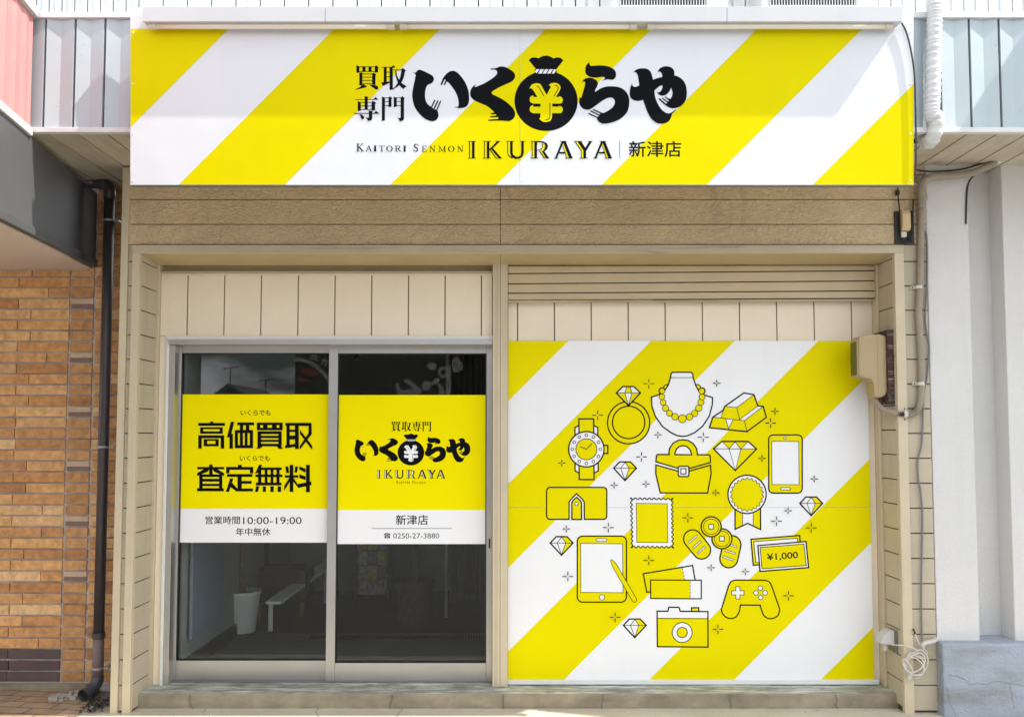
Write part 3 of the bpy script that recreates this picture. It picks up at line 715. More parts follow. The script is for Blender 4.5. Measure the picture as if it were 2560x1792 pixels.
def clip_band(c0, c1, x0, y0, x1, y1):
    """part of the rectangle where c0 <= x+y <= c1"""
    poly = [(x0, y0), (x1, y0), (x1, y1), (x0, y1)]
    for cc, sgn in ((c0, 1), (c1, -1)):
        o_ = []
        for i in range(len(poly)):
            a, b = poly[i], poly[(i + 1) % len(poly)]
            da, db = sgn * (a[0] + a[1] - cc), sgn * (b[0] + b[1] - cc)
            if da >= 0: o_.append(a)
            if da * db < 0:
                t = da / (da - db); o_.append((a[0] + (b[0] - a[0]) * t, a[1] + (b[1] - a[1]) * t))
        poly = o_
        if len(poly) < 3: return None
    return poly
bands = [(0, 645), (909, 1174), (1438, 1703), (1966, 2229), (2494, 9999)]
for a, b in bands:
    for xs, xe in ((sx0 + .5, 1299.2), (1300.2, sx1 - .5)):
        q = clip_band(a, b, xs, 73, xe, sy1 - .5)
        if q: P.poly(m_yel, q, hold=True)
P.reset = P.n + P.step * 2
P.flush("stripe", sg)
# --- lettering --------------------------------------------------------------
K_KAI = [[(110, 88), (190, 122), (185, 275), (112, 285)], 'h185,120,600,138', [(570, 135), (605, 88), (675, 145), (655, 162), (655, 268), (575, 277)],
         'h262,135,342,246', 'h415,135,492,246', 'h185,240,577,258', 'h185,275,262,600', [(508, 305), (545, 272), (612, 325), (590, 345), (590, 585), (508, 575)],
         'h262,302,510,319', 'h262,382,510,398', 'h262,462,510,479', 'h262,547,510,564', [(285, 565), (385, 625), (320, 655), (80, 710), (80, 698), (200, 640)],
         [(430, 580), (560, 585), (640, 610), (664, 660), (650, 697), (600, 702), (550, 670)]]
K_TORI = ['h745,132,1010,151', [(975, 150), (1035, 88), (1097, 145), (1060, 154)], 'h798,150,870,520', 'h945,130,1025,705', 'h868,258,946,273', 'h868,374,946,391',
          [(735, 520), (800, 512), (946, 498), (946, 532), (775, 610)], 'h1035,199,1240,216',
          [(1235, 205), (1275, 158), (1357, 225), (1330, 252), (1300, 400), (1240, 530), (1150, 620), (1025, 702), (1020, 688), (1100, 610), (1170, 500), (1215, 380), (1240, 240)],
          [(1083, 210), (1107, 210), (1130, 350), (1190, 470), (1260, 550), (1377, 620), (1330, 645), (1295, 692), (1200, 605), (1140, 500), (1095, 350)]]
K_SEN = ['h70,940,650,957', [(535, 945), (590, 885), (657, 947)], [(318, 865), (420, 888), (396, 912), (396, 1200), (318, 1200)], [(145, 985), (222, 1022), (222, 1228), (145, 1242)],
         [(493, 1022), (525, 980), (607, 1030), (580, 1058), (580, 1218), (493, 1226)], 'h222,1014,495,1030', 'h222,1103,495,1119', 'h222,1192,495,1208', 'h50,1289,680,1307',
         [(555, 1298), (605, 1235), (682, 1300)], [(425, 1225), (527, 1240), (508, 1262), (510, 1420), (490, 1470), (405, 1487), (385, 1442), (335, 1416), (340, 1408), (425, 1410)],
         [(185, 1318), (260, 1335), (312, 1385), (300, 1432), (265, 1447), (235, 1430), (220, 1380)]]
K_MON = [[(752, 872), (828, 905), (828, 1475), (752, 1487)], 'h828,900,922,917', 'h828,993,922,1009', 'h828,1093,922,1109', [(918, 905), (955, 868), (1014, 918), (992, 942), (992, 1130), (918, 1142)],
         [(1050, 875), (1124, 907), (1124, 1130), (1050, 1142)], 'h1122,900,1226,917', 'h1122,993,1226,1009', 'h1122,1093,1226,1109',
         [(1223, 907), (1262, 865), (1327, 918), (1306, 942), (1306, 1440), (1270, 1487), (1195, 1492), (1175, 1442), (1130, 1412), (1223, 1414)]]
def strokes(P, mat, glyph):
    for g_ in glyph:
        P.n = P.reset + P.step * (1 + P.cyc % 12); P.cyc += 1
        if isinstance(g_, str):
            a = [float(v) for v in g_[1:].split(',')]; P.rect(mat, *a)
        else: P.poly(mat, g_)
I_L = [c(82, 388), (120, 402), (150, 395), (175, 365), (205, 348), (235, 347), (275, 360), (430, 435), (480, 475), (495, 520), (480, 575), (440, 610), (385, 632), (350, 680), (328, 770), (327, 870), (345, 950), (385, 1010), c(425, 1042), c(470, 1078), c(520, 1105), c(562, 1120), (575, 1160), (585, 1220), (560, 1285), (500, 1325), (430, 1325), (330, 1285), (220, 1190), (130, 1060), (90, 920), (82, 800), (100, 680), (130, 540), c(148, 455), (135, 425)]
I_R = [c(625, 625), (665, 520), (720, 440), (790, 385), (855, 367), (920, 385), (1000, 455), (1090, 580), (1150, 730), (1170, 870), (1160, 980), (1120, 1045), (1060, 1072), (980, 1080), c(890, 1060), c(892, 1054), (945, 1056), (967, 1030), (968, 960), (945, 850), (890, 740), (810, 630), c(755, 575), c(740, 575), c(706, 640), c(682, 630), c(722, 545), c(712, 528), c(698, 535), c(648, 642), c(622, 634)]
KU = [c(1585, 342), c(1588, 322), (1640, 322), (1700, 310), (1745, 288), (1800, 284), (1870, 298), (1960, 345), (2030, 405), (2050, 460), (2035, 520), (1985, 570), (1900, 612), (1780, 665), (1660, 730), (1612, 765), (1603, 790), (1618, 815), (1700, 855), (1830, 925), (1940, 1010), (2020, 1100), (2048, 1180), (2035, 1255), (1980, 1310), (1910, 1328), (1840, 1322), (1760, 1318), c(1540, 1322), c(1528, 1310), c(1540, 1300), c(1725, 1285), c(1733, 1265), c(1720, 1250), c(1575, 1258), c(1565, 1245), c(1580, 1235), c(1688, 1222), c(1692, 1205), c(1675, 1195), c(1585, 1198), c(1580, 1182), c(1595, 1175), c(1655, 1165), (1600, 1110), (1500, 1035), (1360, 975), (1260, 925), (1205, 865), (1190, 800), (1200, 735), (1240, 670), c(1295, 628), c(1300, 638), (1278, 660), c(1285, 677), (1360, 650), (1480, 595), (1600, 520), (1680, 455), (1707, 405), (1695, 365), (1660, 345)]
RA_T = [c(260, 198), (258, 240), c(280, 275), (360, 268), (460, 263), (560, 270), (660, 300), (735, 350), (765, 420), (755, 490), (710, 535), (650, 535), (600, 530), c(508, 555), c(510, 548), (545, 525), (552, 500), (530, 483), (480, 485), (380, 497), (300, 490), (220, 460), (180, 400), (180, 320), (205, 250)]
RA_B = [c(108, 595), (130, 555), (175, 515), (240, 500), (320, 510), (390, 550), (417, 600), (405, 660), c(362, 740), c(365, 765), c(385, 762), (450, 715), (550, 675), (680, 663), (820, 680), (930, 740), (995, 830), (1020, 940), (1005, 1080), (960, 1180), (860, 1275), (740, 1335), (600, 1372), (500, 1372), (440, 1340), (408, 1300), c(400, 1270), c(235, 1192), c(232, 1175), c(248, 1170), c(400, 1245), c(430, 1240), c(430, 1222), c(275, 1145), c(272, 1130), c(290, 1125), c(450, 1205), c(466, 1192), c(462, 1180), c(325, 1120), c(322, 1103), c(340, 1098), c(490, 1168), (535, 1168), (620, 1125), (700, 1065), (742, 990), (738, 930), (700, 885), (640, 878), (550, 910), (430, 990), (330, 1065), (270, 1100), (210, 1110), (130, 1085), (75, 1020), (60, 940), c(68, 860), c(78, 885), c(98, 885), (125, 800), (160, 680), c(178, 600), (165, 575), (140, 572)]
YA_ = [c(1095, 405), (1130, 360), (1190, 330), (1290, 320), (1370, 335), (1425, 385), (1455, 460), c(1472, 538), (1560, 505), c(1652, 485), (1645, 430), (1620, 390), (1595, 380), c(1562, 398), c(1560, 390), (1600, 325), (1670, 288), (1750, 282), (1825, 305), (1875, 365), c(1882, 455), (1960, 480), (2050, 550), (2105, 660), (2120, 800), (2100, 920), (2030, 1020), (1940, 1070), (1850, 1083), (1770, 1060), (1680, 1000), c(1580, 910), c(1585, 892), c(1600, 892), c(1720, 995), c(1742, 985), c(1738, 970), c(1645, 895), c(1643, 882), c(1658, 880), c(1760, 955), c(1775, 945), c(1770, 930), c(1700, 872), c(1700, 860), c(1715, 858), (1760, 890), c(1805, 905), (1840, 840), (1845, 770), c(1820, 688), (1790, 750), (1740, 810), (1670, 840), (1600, 830), c(1538, 762), c(1548, 768), (1580, 778), (1620, 755), (1650, 700), c(1655, 645), (1600, 660), c(1500, 742), (1510, 850), (1560, 990), (1640, 1110), (1720, 1170), (1780, 1180), (1840, 1155), c(1900, 1105), c(1910, 1115), (1850, 1175), (1835, 1200), c(1828, 1230), (1790, 1310), (1720, 1360), (1620, 1378), (1530, 1355), (1440, 1280), (1370, 1160), (1320, 1030), c(1282, 920), (1220, 938), (1150, 940), (1080, 915), (1035, 860), (1027, 780), (1040, 690), c(1075, 600), (1078, 640), (1100, 668), (1140, 675), c(1210, 650), (1190, 500), (1165, 420), (1130, 390)]
YEN = [c(408, 715), (440, 650), (490, 615), (560, 605), (620, 625), (660, 690), c(740, 830), c(818, 680), (810, 650), c(780, 650), (810, 615), (880, 598), (950, 612), (1000, 665), (995, 730), c(915, 868), c(980, 868), c(968, 850), (1020, 870), (1048, 920), (1030, 975), (990, 993), c(845, 993), c(845, 1052), c(985, 1052), c(968, 1038), (1020, 1050), (1048, 1100), (1030, 1160), (990, 1175), c(842, 1175), c(842, 1250), (810, 1320), (740, 1345), (660, 1335), c(595, 1280), c(620, 1265), c(622, 1178), c(480, 1178), (430, 1150), (415, 1100), (435, 1045), c(492, 1018), c(475, 1035), c(490, 1055), c(622, 1055), c(622, 995), c(480, 993), (430, 965), (415, 915), (435, 860), c(492, 833), c(478, 850), c(490, 868), c(562, 868), c(500, 765), (465, 715), (435, 700)]
def logo(P, yen, remap, parent):
    """the brush-written name and the money bag; remap turns the sign's image points into the target's"""
    def on(x0, y0, k=7.654):
        P.org = (x0, y0, k)
    base_px = Print.px
    P.px = lambda p: remap(*base_px(P, p))
    on(1020, 130); P.poly(m_blk, smooth_poly(I_L)); 
    def bar(pts, wd):
        (x0, y0), (x1, y1) = pts; d = Vector((x1 - x0, y1 - y0)).normalized(); n_ = Vector((-d.y, d.x)) * wd / 2
        P.poly(m_blk, [(x0 + n_.x, y0 + n_.y), (x0 - d.x * wd * .4, y0 - d.y * wd * .4), (x0 - n_.x, y0 - n_.y), (x1 - n_.x, y1 - n_.y), (x1 + n_.x, y1 + n_.y)])
    bar([(512, 930), (450, 1065)], 26); bar([(572, 938), (500, 1092)], 26); bar([(625, 945), (548, 1122)], 24)
    P.poly(m_blk, smooth_poly(I_R)); P.poly(m_blk, smooth_poly(KU))
    on(1440, 130); P.poly(m_blk, smooth_poly(RA_T)); P.poly(m_blk, smooth_poly(RA_B)); P.poly(m_blk, smooth_poly(YA_))
    P.flush("lettering", parent)
    on(1270, 130)
    P.circ(m_blk, 728, 942, 605, 575, 64)
    P.poly(m_blk, smooth_poly([c(545, 345), c(398, 167), (440, 122), (520, 110), c(585, 128), (650, 90), (730, 75), (800, 90), c(868, 130), (940, 110), (1010, 122), c(1058, 172), c(920, 340)]))
    P.rect(m_blk, 512, 334, 930, 425)
    for q in ([(545, 338), (605, 338), (545, 415), (512, 380)], [(625, 338), (690, 338), (640, 420), (575, 420)], [(712, 338), (775, 338), (725, 420), (660, 420)], [(800, 338), (860, 338), (808, 420), (745, 420)], [(880, 338), (930, 345), (885, 420), (835, 420)]):
        P.poly(m_white, q)
    P.poly(yen, smooth_poly(YEN))
    def ink(pts, wd):
        q = smooth_poly(pts, False, 5); Lq, Rq = [], []
        for i in range(len(q)):
            a, b = q[max(i - 1, 0)], q[min(i + 1, len(q) - 1)]; d = Vector((b[0] - a[0], b[1] - a[1])).normalized()
            Lq.append((q[i][0] - d.y * wd / 2, q[i][1] + d.x * wd / 2)); Rq.append((q[i][0] + d.y * wd / 2, q[i][1] - d.x * wd / 2))
        P.poly(m_blk, Lq + Rq[::-1])
    ink([(545, 655), (575, 672), (610, 715), (690, 852)], 15); ink([(895, 640), (945, 662), (962, 705), (940, 750), (875, 856)], 15)
    ink([(803, 985), (803, 1130), (800, 1240), (775, 1290), (718, 1305)], 15)
    P.flush("money_bag_emblem", parent)
    P.px = lambda p: base_px(P, p)
def ikuraya(P, fill, remap, parent):
    base_px = Print.px; P.px = lambda p: remap(*base_px(P, p)); P.org = (1160, 345, 5.74)
    def up(): P.n = P.reset + P.step * (2 + P.cyc % 14); P.cyc += 1
    def r(*a): up(); P.rect(m_blk, *a)
    def p(q): up(); P.poly(m_blk, q)
    def y(q): P.n = P.reset; P.poly(fill, q)
    y([(85, 55), (117, 55), (117, 291), (85, 291)]); r(58, 47, 170, 56); r(58, 289, 170, 298); r(75, 55, 87, 291); r(115, 55, 152, 291)
    y([(300, 55), (330, 55), (330, 291), (300, 291)]); r(290, 55, 301, 291); r(328, 55, 365, 291); r(272, 47, 385, 56); r(272, 289, 385, 298)
    y([(375, 168), (392, 162), (505, 294), (462, 294)]); p([(365, 162), (470, 56), (512, 54), (415, 150), (372, 182)]); r(455, 47, 522, 56)
    p([(385, 162), (420, 155), (545, 298), (503, 298)]); p([(362, 168), (376, 166), (470, 296), (456, 296)]); r(450, 289, 545, 298)
    y([(630, 55), (664, 55), (664, 225), (695, 288), (652, 262), (632, 215)])
    p([(622, 55), (633, 55), (633, 215), (645, 250), (700, 292), (690, 300), (640, 265), (622, 220)])
    p([(662, 55), (662, 225), (680, 275), (735, 305), (790, 302), (840, 270), (858, 215), (858, 55), (822, 55), (822, 215), (810, 255), (770, 275), (735, 265), (705, 240), (698, 210), (698, 55)])
    r(605, 47, 718, 56); r(805, 47, 880, 56)
    y([(980, 55), (1012, 55), (1012, 291), (980, 291)]); r(972, 55, 983, 291); r(1010, 55, 1048, 291); r(955, 47, 1062, 56); r(955, 289, 1065, 298)
    y([(1112, 72), (1150, 82), (1168, 115), (1155, 155), (1118, 188), (1080, 186), (1112, 165), (1128, 130), (1126, 100)])
    p([(1046, 47), (1130, 50), (1190, 80), (1205, 120), (1190, 165), (1150, 197), (1138, 185), (1160, 150), (1168, 115), (1150, 82), (1110, 68), (1046, 65)])
    p([(1104, 70), (1128, 98), (1130, 135), (1108, 168), (1048, 186), (1048, 178), (1102, 160), (1121, 132), (1119, 100)])
    y([(1083, 190), (1118, 186), (1182, 293), (1150, 293)]); p([(1113, 186), (1150, 192), (1226, 298), (1178, 298)]); p([(1074, 186), (1088, 186), (1158, 296), (1146, 296)]); r(1140, 289, 1226, 298)
    for dx in (0, 565):
        p([(1400 + dx, 56), (1424 + dx, 78), (1332 + dx, 298), (1303 + dx, 298)]); p([(1395 + dx, 52), (1460 + dx, 52), (1560 + dx, 298), (1508 + dx, 298), (1428 + dx, 80), (1412 + dx, 92), (1484 + dx, 298), (1472 + dx, 298)])
        y([(1410 + dx, 92), (1424 + dx, 76), (1510 + dx, 292), (1482 + dx, 292)]); r(1368 + dx, 204, 1458 + dx, 229); r(1288 + dx, 289, 1357 + dx, 298); r(1450 + dx, 289, 1563 + dx, 298); r(1378 + dx, 47, 1475 + dx, 56)
    p([(1585, 52), (1602, 58), (1688, 184), (1688, 298), (1678, 298), (1678, 192)]); p([(1625, 52), (1682, 52), (1752, 160), (1752, 298), (1712, 298), (1712, 182)]); y([(1602, 60), (1628, 58), (1714, 182), (1714, 292), (1688, 292), (1688, 186)])
    p([(1797, 54), (1836, 54), (1754, 190), (1735, 152)]); r(1573, 47, 1700, 56); r(1775, 47, 1850, 56); r(1655, 289, 1780, 298)
    P.flush("lettering", parent); P.px = lambda q: base_px(P, q)
T, t_ = .17, .075
SER = {'K': [((.24, 0), (.24, 1), T), ((.3, .45), (.85, 1), t_), ((.42, .58), (.9, 0), T), ((.05, 0), (.45, 0), t_), ((.05, 1), (.45, 1), t_), ((.7, 1), (1, 1), t_), ((.72, 0), (1.05, 0), t_)],
       'A': [((.12, 0), (.5, 1), t_), ((.5, 1), (.86, 0), T), ((.25, .36), (.7, .36), t_), ((0, 0), (.28, 0), t_), ((.7, 0), (1, 0), t_)],
       'I': [((.5, 0), (.5, 1), .34), ((.05, 0), (.95, 0), t_), ((.05, 1), (.95, 1), t_)],
       'T': [((.5, 0), (.5, 1), T), ((.0, .97), (1, .97), t_), ((.28, 0), (.72, 0), t_), ((.02, .8), (.02, 1), t_), ((.98, .8), (.98, 1), t_)],
       'R': [((.22, 0), (.22, 1), T), ((.2, 1), (.6, 1), t_), ((.6, 1), (.78, .9), .12), ((.78, .9), (.78, .65), T), ((.78, .62), (.6, .5), .12), ((.6, .5), (.25, .5), t_), ((.5, .5), (.9, 0), T), ((.03, 0), (.45, 0), t_), ((.03, 1), (.3, 1), t_), ((.75, 0), (1.02, 0), t_)],
       'S': [((.88, .95), (.88, .75), t_), ((.85, .9), (.5, 1), t_), ((.5, 1), (.2, .85), T * .8), ((.2, .85), (.25, .62), T), ((.25, .6), (.78, .4), T), ((.78, .4), (.82, .18), T), ((.82, .16), (.5, 0), T * .8), ((.5, 0), (.12, .1), t_), ((.1, .28), (.1, .02), t_)],
       'E': [((.24, 0), (.24, 1), T), ((.05, 1), (.88, 1), t_), ((.05, 0), (.92, 0), t_), ((.24, .52), (.7, .52), t_), ((.88, .8), (.88, 1), t_), ((.95, 0), (.95, .22), t_), ((.7, .4), (.7, .64), t_)],
       'N': [((.18, 0), (.18, 1), t_), ((.15, 1), (.82, 0), T), ((.84, 0), (.84, 1), t_), ((.02, 0), (.36, 0), t_), ((0, 1), (.22, 1), t_), ((.68, 1), (1, 1), t_)],
       'M': [((.12, 0), (.16, 1), t_), ((.17, 1), (.5, .08), T * .8), ((.5, .05), (.82, 1), t_), ((.84, 0), (.82, 1), T), ((0, 0), (.26, 0), t_), ((.7, 0), (1, 0), t_), ((.02, 1), (.2, 1), t_), ((.8, 1), (.98, 1), t_)]}
def serif(P, mat, ch, x0, x1, yb, yt):
    h = yb - yt; w_ = x1 - x0
    if ch == 'O':
        n_ = 28; q = [];
        for i in range(n_):
            a0, a1 = 2 * math.pi * i / n_, 2 * math.pi * (i + 1) / n_
            def o2(a): return (x0 + w_ * (.5 + .5 * math.cos(a)), yb - h * (.5 + .53 * math.sin(a)))
            def i2(a): return (x0 + w_ * (.5 + .31 * math.cos(a)), yb - h * (.5 + .46 * math.sin(a)))
            P.poly(mat, [o2(a0), o2(a1), i2(a1), i2(a0)], hold=True)
        P.n += P.step; return
    for (a, b, wd) in SER[ch]:
        A = Vector((x0 + w_ * a[0], yb - h * a[1])); B = Vector((x0 + w_ * b[0], yb - h * b[1])); d = (B - A).normalized(); n_ = Vector((-d.y, d.x)) * wd * h / 2
        P.n = P.reset + P.step * (1 + P.cyc % 12); P.cyc += 1
        P.poly(mat, [tuple(A + n_), tuple(B + n_), tuple(B - n_), tuple(A - n_)])
KS = [('K', 60, 165, 194, 88), ('A', 195, 285, 194, 113), ('I', 312, 355, 195, 115), ('T', 388, 468, 195, 116), ('O', 492, 585, 196, 117), ('R', 615, 705, 196, 117), ('I', 735, 778, 196, 117),
      ('S', 880, 957, 197, 91), ('E', 1000, 1078, 199, 119), ('N', 1110, 1200, 199, 119), ('M', 1240, 1350, 200, 120), ('O', 1378, 1472, 200, 120), ('N', 1510, 1600, 200, 120)]
ident = lambda a, b: (a, b)
P.crop(880, 155, 10.045)
for G2_ in ((K_KAI, K_TORI), (K_SEN, K_MON)):
    for G_ in G2_: strokes(P, m_blk, G_)
    P.flush("lettering", sg)
logo(P, m_yel, ident, sg)
P.crop(880, 345, 5.74)
for k_ in KS: serif(P, m_blk, *k_)
P.flush("lettering", sg)
ikuraya(P, m_yel, ident, sg)
P.crop(0, 0, 1)
P.rect(m_grey, 1548.6, 352, 1550, 396); P.flush('divider_line', sg)
P.text(m_blk, "新津店", 1572, 353, 1703, 393.5, bold=.012)
P.flush("lettering", sg)
scr = MB()
for px_ in (333, 1292, 1308, 2277):
    for py_ in (82, 210, 335, 452):
        if px_ in (1292, 1308) and py_ in (82, 210, 335): continue
        q = sp(px_, py_); scr.tube([q, q - FWD * .0018], .0042, 10)
scr.build("screw", m_white, sg)
# ---- lamp cover with three tubes along the top edge of the sign
lc = thing("sign_lamp", sp(1306, 55, .04), "long white lamp cover with fluorescent tubes along the top of the sign", "lamp")
PN = .071
bx = MB()
for (xa2, xb2) in ((357, 812), (813, 1817), (1818, 2256)):
    a0 = signplace(0, 0, 0)
    def fp(px, py, n): return CAM + ray(px, py) * (ZS - PN) + FWD * (PN - n)
    p = [fp(xa2, 54.5, PN), fp(xb2, 54.5, PN), fp(xb2, 17, PN), fp(xa2, 17, PN), fp(xa2, 54.5, .002), fp(xb2, 54.5, .002), fp(xb2, 17, .002), fp(xa2, 17, .002)]
    bx.hexa(p)
bx.build("lamp_cover", m_lampbox, lc, bevel=.0015)
for (xa2, xb2) in ((378, 983), (1004, 1588), (1622, 2226)):
    q = [sp(xa2 + (xb2 - xa2) * i / 4, 66.5, .034) for i in range(5)]
    tb = MB().tube(q, .0145, 14).build("lamp_tube", m_tube, lc, smooth=True)
    for e0, e1 in ((xa2 - 4, xa2 + 14), (xb2 - 14, xb2 + 4)):
        cp = MB(); cp.tube([sp(e0, 66.5, .034), sp(e1, 66.5, .034)], .0175, 14)
        cp.hexa([sp(e0, 72, .04), sp(e1, 72, .04), sp(e1, 56.5, .04), sp(e0, 56.5, .04), sp(e0, 72, .006), sp(e1, 72, .006), sp(e1, 56.5, .006), sp(e0, 56.5, .006)])
        cp.build("tube_holder", m_lampcap, lc, bevel=.001)
cb = MB().tube([sp(*p) for p in bez([(2254, 58), (2266, 80), (2278, 130), (2286, 190), (2288, 260), (2290, 340), (2291, 400), (2289, 440)])] if False else
               [sp(a, b, .012) for a, b in bez([(2254, 58), (2266, 82), (2278, 130), (2286, 190), (2288.5, 260), (2290, 340), (2290, 400), (2288, 450)])], .0042, 8)
tag(cb.build("lamp_cable", m_cable), "thin black cable drooping from the lamp cover down the right sign edge", "cable")

# ================================================================== posters on the doors
pl = thing("door_poster", at(640, 1357, YG1 - .003), "yellow and white vinyl poster with opening hours on the left glass door", "poster")
pr_ = thing("door_poster", at(1030, 1360, YG2 - .003), "yellow and white vinyl poster with money bag and phone number on the right door", "poster")
def plane(Y): return lambda px, py, n: at(px, py, Y - n)
for (par, Y, q, bnd) in ((pl, YG1 - .0035, [(453.5, 985), (822, 986.5), (818.5, 1357), (447.5, 1354.5)], (1270.5, 1272)),
                         (pr_, YG2 - .0035, [(847, 986.5), (1216.5, 988), (1216, 1360), (841, 1358.5)], (1273.5, 1274.5))):
    mb = MB(); f = [at(a, b, Y) for a, b in q]; xl_, xr_ = (f[0].x + f[3].x) / 2, (f[1].x + f[2].x) / 2
    zt_, zb_ = (f[0].z + f[1].z) / 2, (f[2].z + f[3].z) / 2; zm_ = Z(sum(bnd) / 2, Y, (q[0][0] + q[1][0]) / 2)
    MB().box(xl_, xr_, Y, Y + .0009, zm_, zt_).build("yellow_field", m_posty, par)
    MB().box(xl_, xr_, Y, Y + .0009, zb_, zm_ - .0002).build("white_field", m_poster, par)
Q = Print(plane(YG1 - .0035), base=.0004, step=8e-5).crop(440, 980, 4.23)
Q.text(m_blk, "いくらでも", 682, 188, 1000, 247, bold=.014); Q.flush("lettering", pl)
Q.text(m_blk, "いくらでも", 675, 670, 992, 728, bold=.014)
Q.flush("lettering", pl)
def rr(s): 
    for a in s.split(): Q.rect(m_blk, *[float(v) for v in a.split(',')])
rr("235,325,518,357 360,311,396,330 255,370,495,392 255,413,495,440 255,390,288,415 462,390,495,415 235,455,510,487 235,485,272,597 472,485,510,597 293,495,452,515 293,547,452,572 293,513,330,549 417,513,452,549")
Q.poly(m_blk, [(580, 313), (617, 313), (577, 475), (537, 481)]); rr("565,440,602,597 648,320,826,350 675,348,710,402 737,348,775,402 622,400,815,432 622,560,815,592 622,430,655,562 675,430,708,562 727,430,757,562 780,430,815,562")
rr("855,322,1128,348 855,376,1128,402 855,346,890,378 920,346,968,378 1015,346,1065,378 1093,346,1128,378 862,412,1118,443 862,460,1118,485 862,502,1118,525 862,545,1118,572 862,440,900,572 1083,440,1118,572")
Q.poly(m_blk, [(868, 570), (918, 570), (888, 597), (847, 597)]); Q.poly(m_blk, [(1062, 570), (1108, 570), (1132, 597), (1090, 600)])
rr("1157,325,1310,354 1168,352,1202,568 1258,352,1298,600 1200,396,1260,420 1200,458,1260,500")
Q.poly(m_blk, [(1153, 562), (1298, 540), (1298, 572), (1153, 593)]); rr("1310,325,1433,357")
Q.poly(m_blk, [(1402, 355), (1433, 355), (1436, 442), (1310, 607), (1307, 572), (1402, 432)]); Q.poly(m_blk, [(1312, 398), (1342, 440), (1441, 568), (1439, 608), (1312, 442)])
Q.flush("lettering", pl)
rr("350,765,387,868 225,790,510,815 245,868,490,897 245,915,490,945 245,967,490,993 245,868,282,1020 455,868,490,1020 222,1014,505,1047")
Q.poly(m_blk, [(352, 812), (335, 840), (225, 886), (223, 856), (295, 812)]); Q.poly(m_blk, [(385, 812), (403, 840), (509, 886), (509, 856), (435, 812)])
rr("655,767,695,792 530,790,817,820 530,818,565,858 782,818,817,858 540,865,808,895 650,893,695,1025 693,938,800,967")
Q.poly(m_blk, [(572, 912), (606, 912), (561, 1053), (527, 1053)]); Q.poly(m_blk, [(578, 958), (598, 962), (648, 1018), (813, 1018), (813, 1048), (638, 1048), (565, 992)])
Q.poly(m_blk, [(878, 768), (913, 768), (895, 802), (868, 852), (836, 860)]); rr("885,795,1118,822 840,870,1125,897 845,955,1115,985 868,820,902,957 938,820,968,957 1000,820,1030,957 1062,820,1095,957 918,995,950,1053 998,995,1033,1053 1075,995,1111,1053")
Q.poly(m_blk, [(850, 993), (881, 993), (866, 1053), (834, 1053)])
rr("1150,878,1292,903 1202,768,1240,1053 1375,768,1415,1056")
for q in ([(1157, 785), (1186, 785), (1196, 850), (1166, 856)], [(1261, 785), (1289, 785), (1281, 850), (1252, 850)], [(1203, 900), (1207, 938), (1144, 1042), (1144, 990)], [(1238, 900), (1292, 980), (1292, 1008), (1238, 942)],
          [(1291, 970), (1432, 944), (1432, 981), (1291, 1013)], [(1304, 783), (1370, 810), (1370, 850), (1304, 816)], [(1304, 868), (1370, 890), (1370, 929), (1304, 906)]): Q.poly(m_blk, q)
Q.flush("lettering", pl)
Q.text(m_blk, "営業時間", 310, 1310, 676, 1394, bold=.008); Q.text(m_blk, "10:00-19:00", 710, 1319, 1328, 1394)
Q.flush("lettering", pl); Q.text(m_blk, "年中無休", 632, 1433, 1000, 1518, bold=.008); Q.flush("lettering", pl)
W = Print(plane(YG2 - .0035), base=.0004, step=8e-5)
W.place = lambda px, py, n: at(px, py, YG2 - .0035 - n)
logo(W, m_poster, lambda a, b: (1027.4 + (a - 1365.1) * .4217, 1131.3 + (b - 253.1) * .4217), pr_)
ikuraya(W, m_poster, lambda a, b: (941.8 + (a - 1169.6) * .4737, 1174.3 + (b - 353.2) * .486), pr_)
bp_ = Print.px
for G_, ox, oy, tx in ((K_KAI, 80, 88, 627), (K_TORI, 735, 88, 735), (K_SEN, 45, 865, 845), (K_MON, 750, 865, 958)):
    W.px = (lambda ox, oy, tx: lambda p: (830 + (tx + (p[0] - ox) * .160) / 4.23, 980 + (308 + (p[1] - oy) * .172) / 4.23))(ox, oy, tx)
    strokes(W, m_blk, G_)
W.flush("lettering", pr_)
W.px = lambda p: (990.8 + (p[0] - 60) * 73.7 / 1540, 1202 + (p[1] - 88) * 6.4 / 112)
for k_ in KS: serif(W, m_blk, *k_)
W.flush("lettering", pr_)
W.px = lambda p: bp_(W, p); W.crop(830, 980, 4.23)
W.text(m_blk, "新津店", 673, 1296, 1016, 1403, bold=.010); W.flush("lettering", pr_); W.rect(m_grey, 418, 1437, 1268, 1443); W.flush("divider_line", pr_)
W.text(m_blk, "0250-27-3880", 648, 1490, 1134, 1545); W.flush("lettering", pr_)
W.poly(m_blk, [(550, 1503), (560, 1490), (605, 1490), (616, 1503), (616, 1512), (600, 1512), (598, 1502), (568, 1502), (566, 1512), (550, 1512)])
W.poly(m_blk, [(572, 1508), (595, 1508), (600, 1516), (613, 1522), (613, 1542), (555, 1542), (555, 1522), (567, 1516)]); W.rect(m_poster, 572, 1520, 596, 1535); W.rect(m_blk, 582, 1520, 586, 1535); W.rect(m_blk, 572, 1526, 596, 1529)
W.flush("telephone_symbol", pr_)

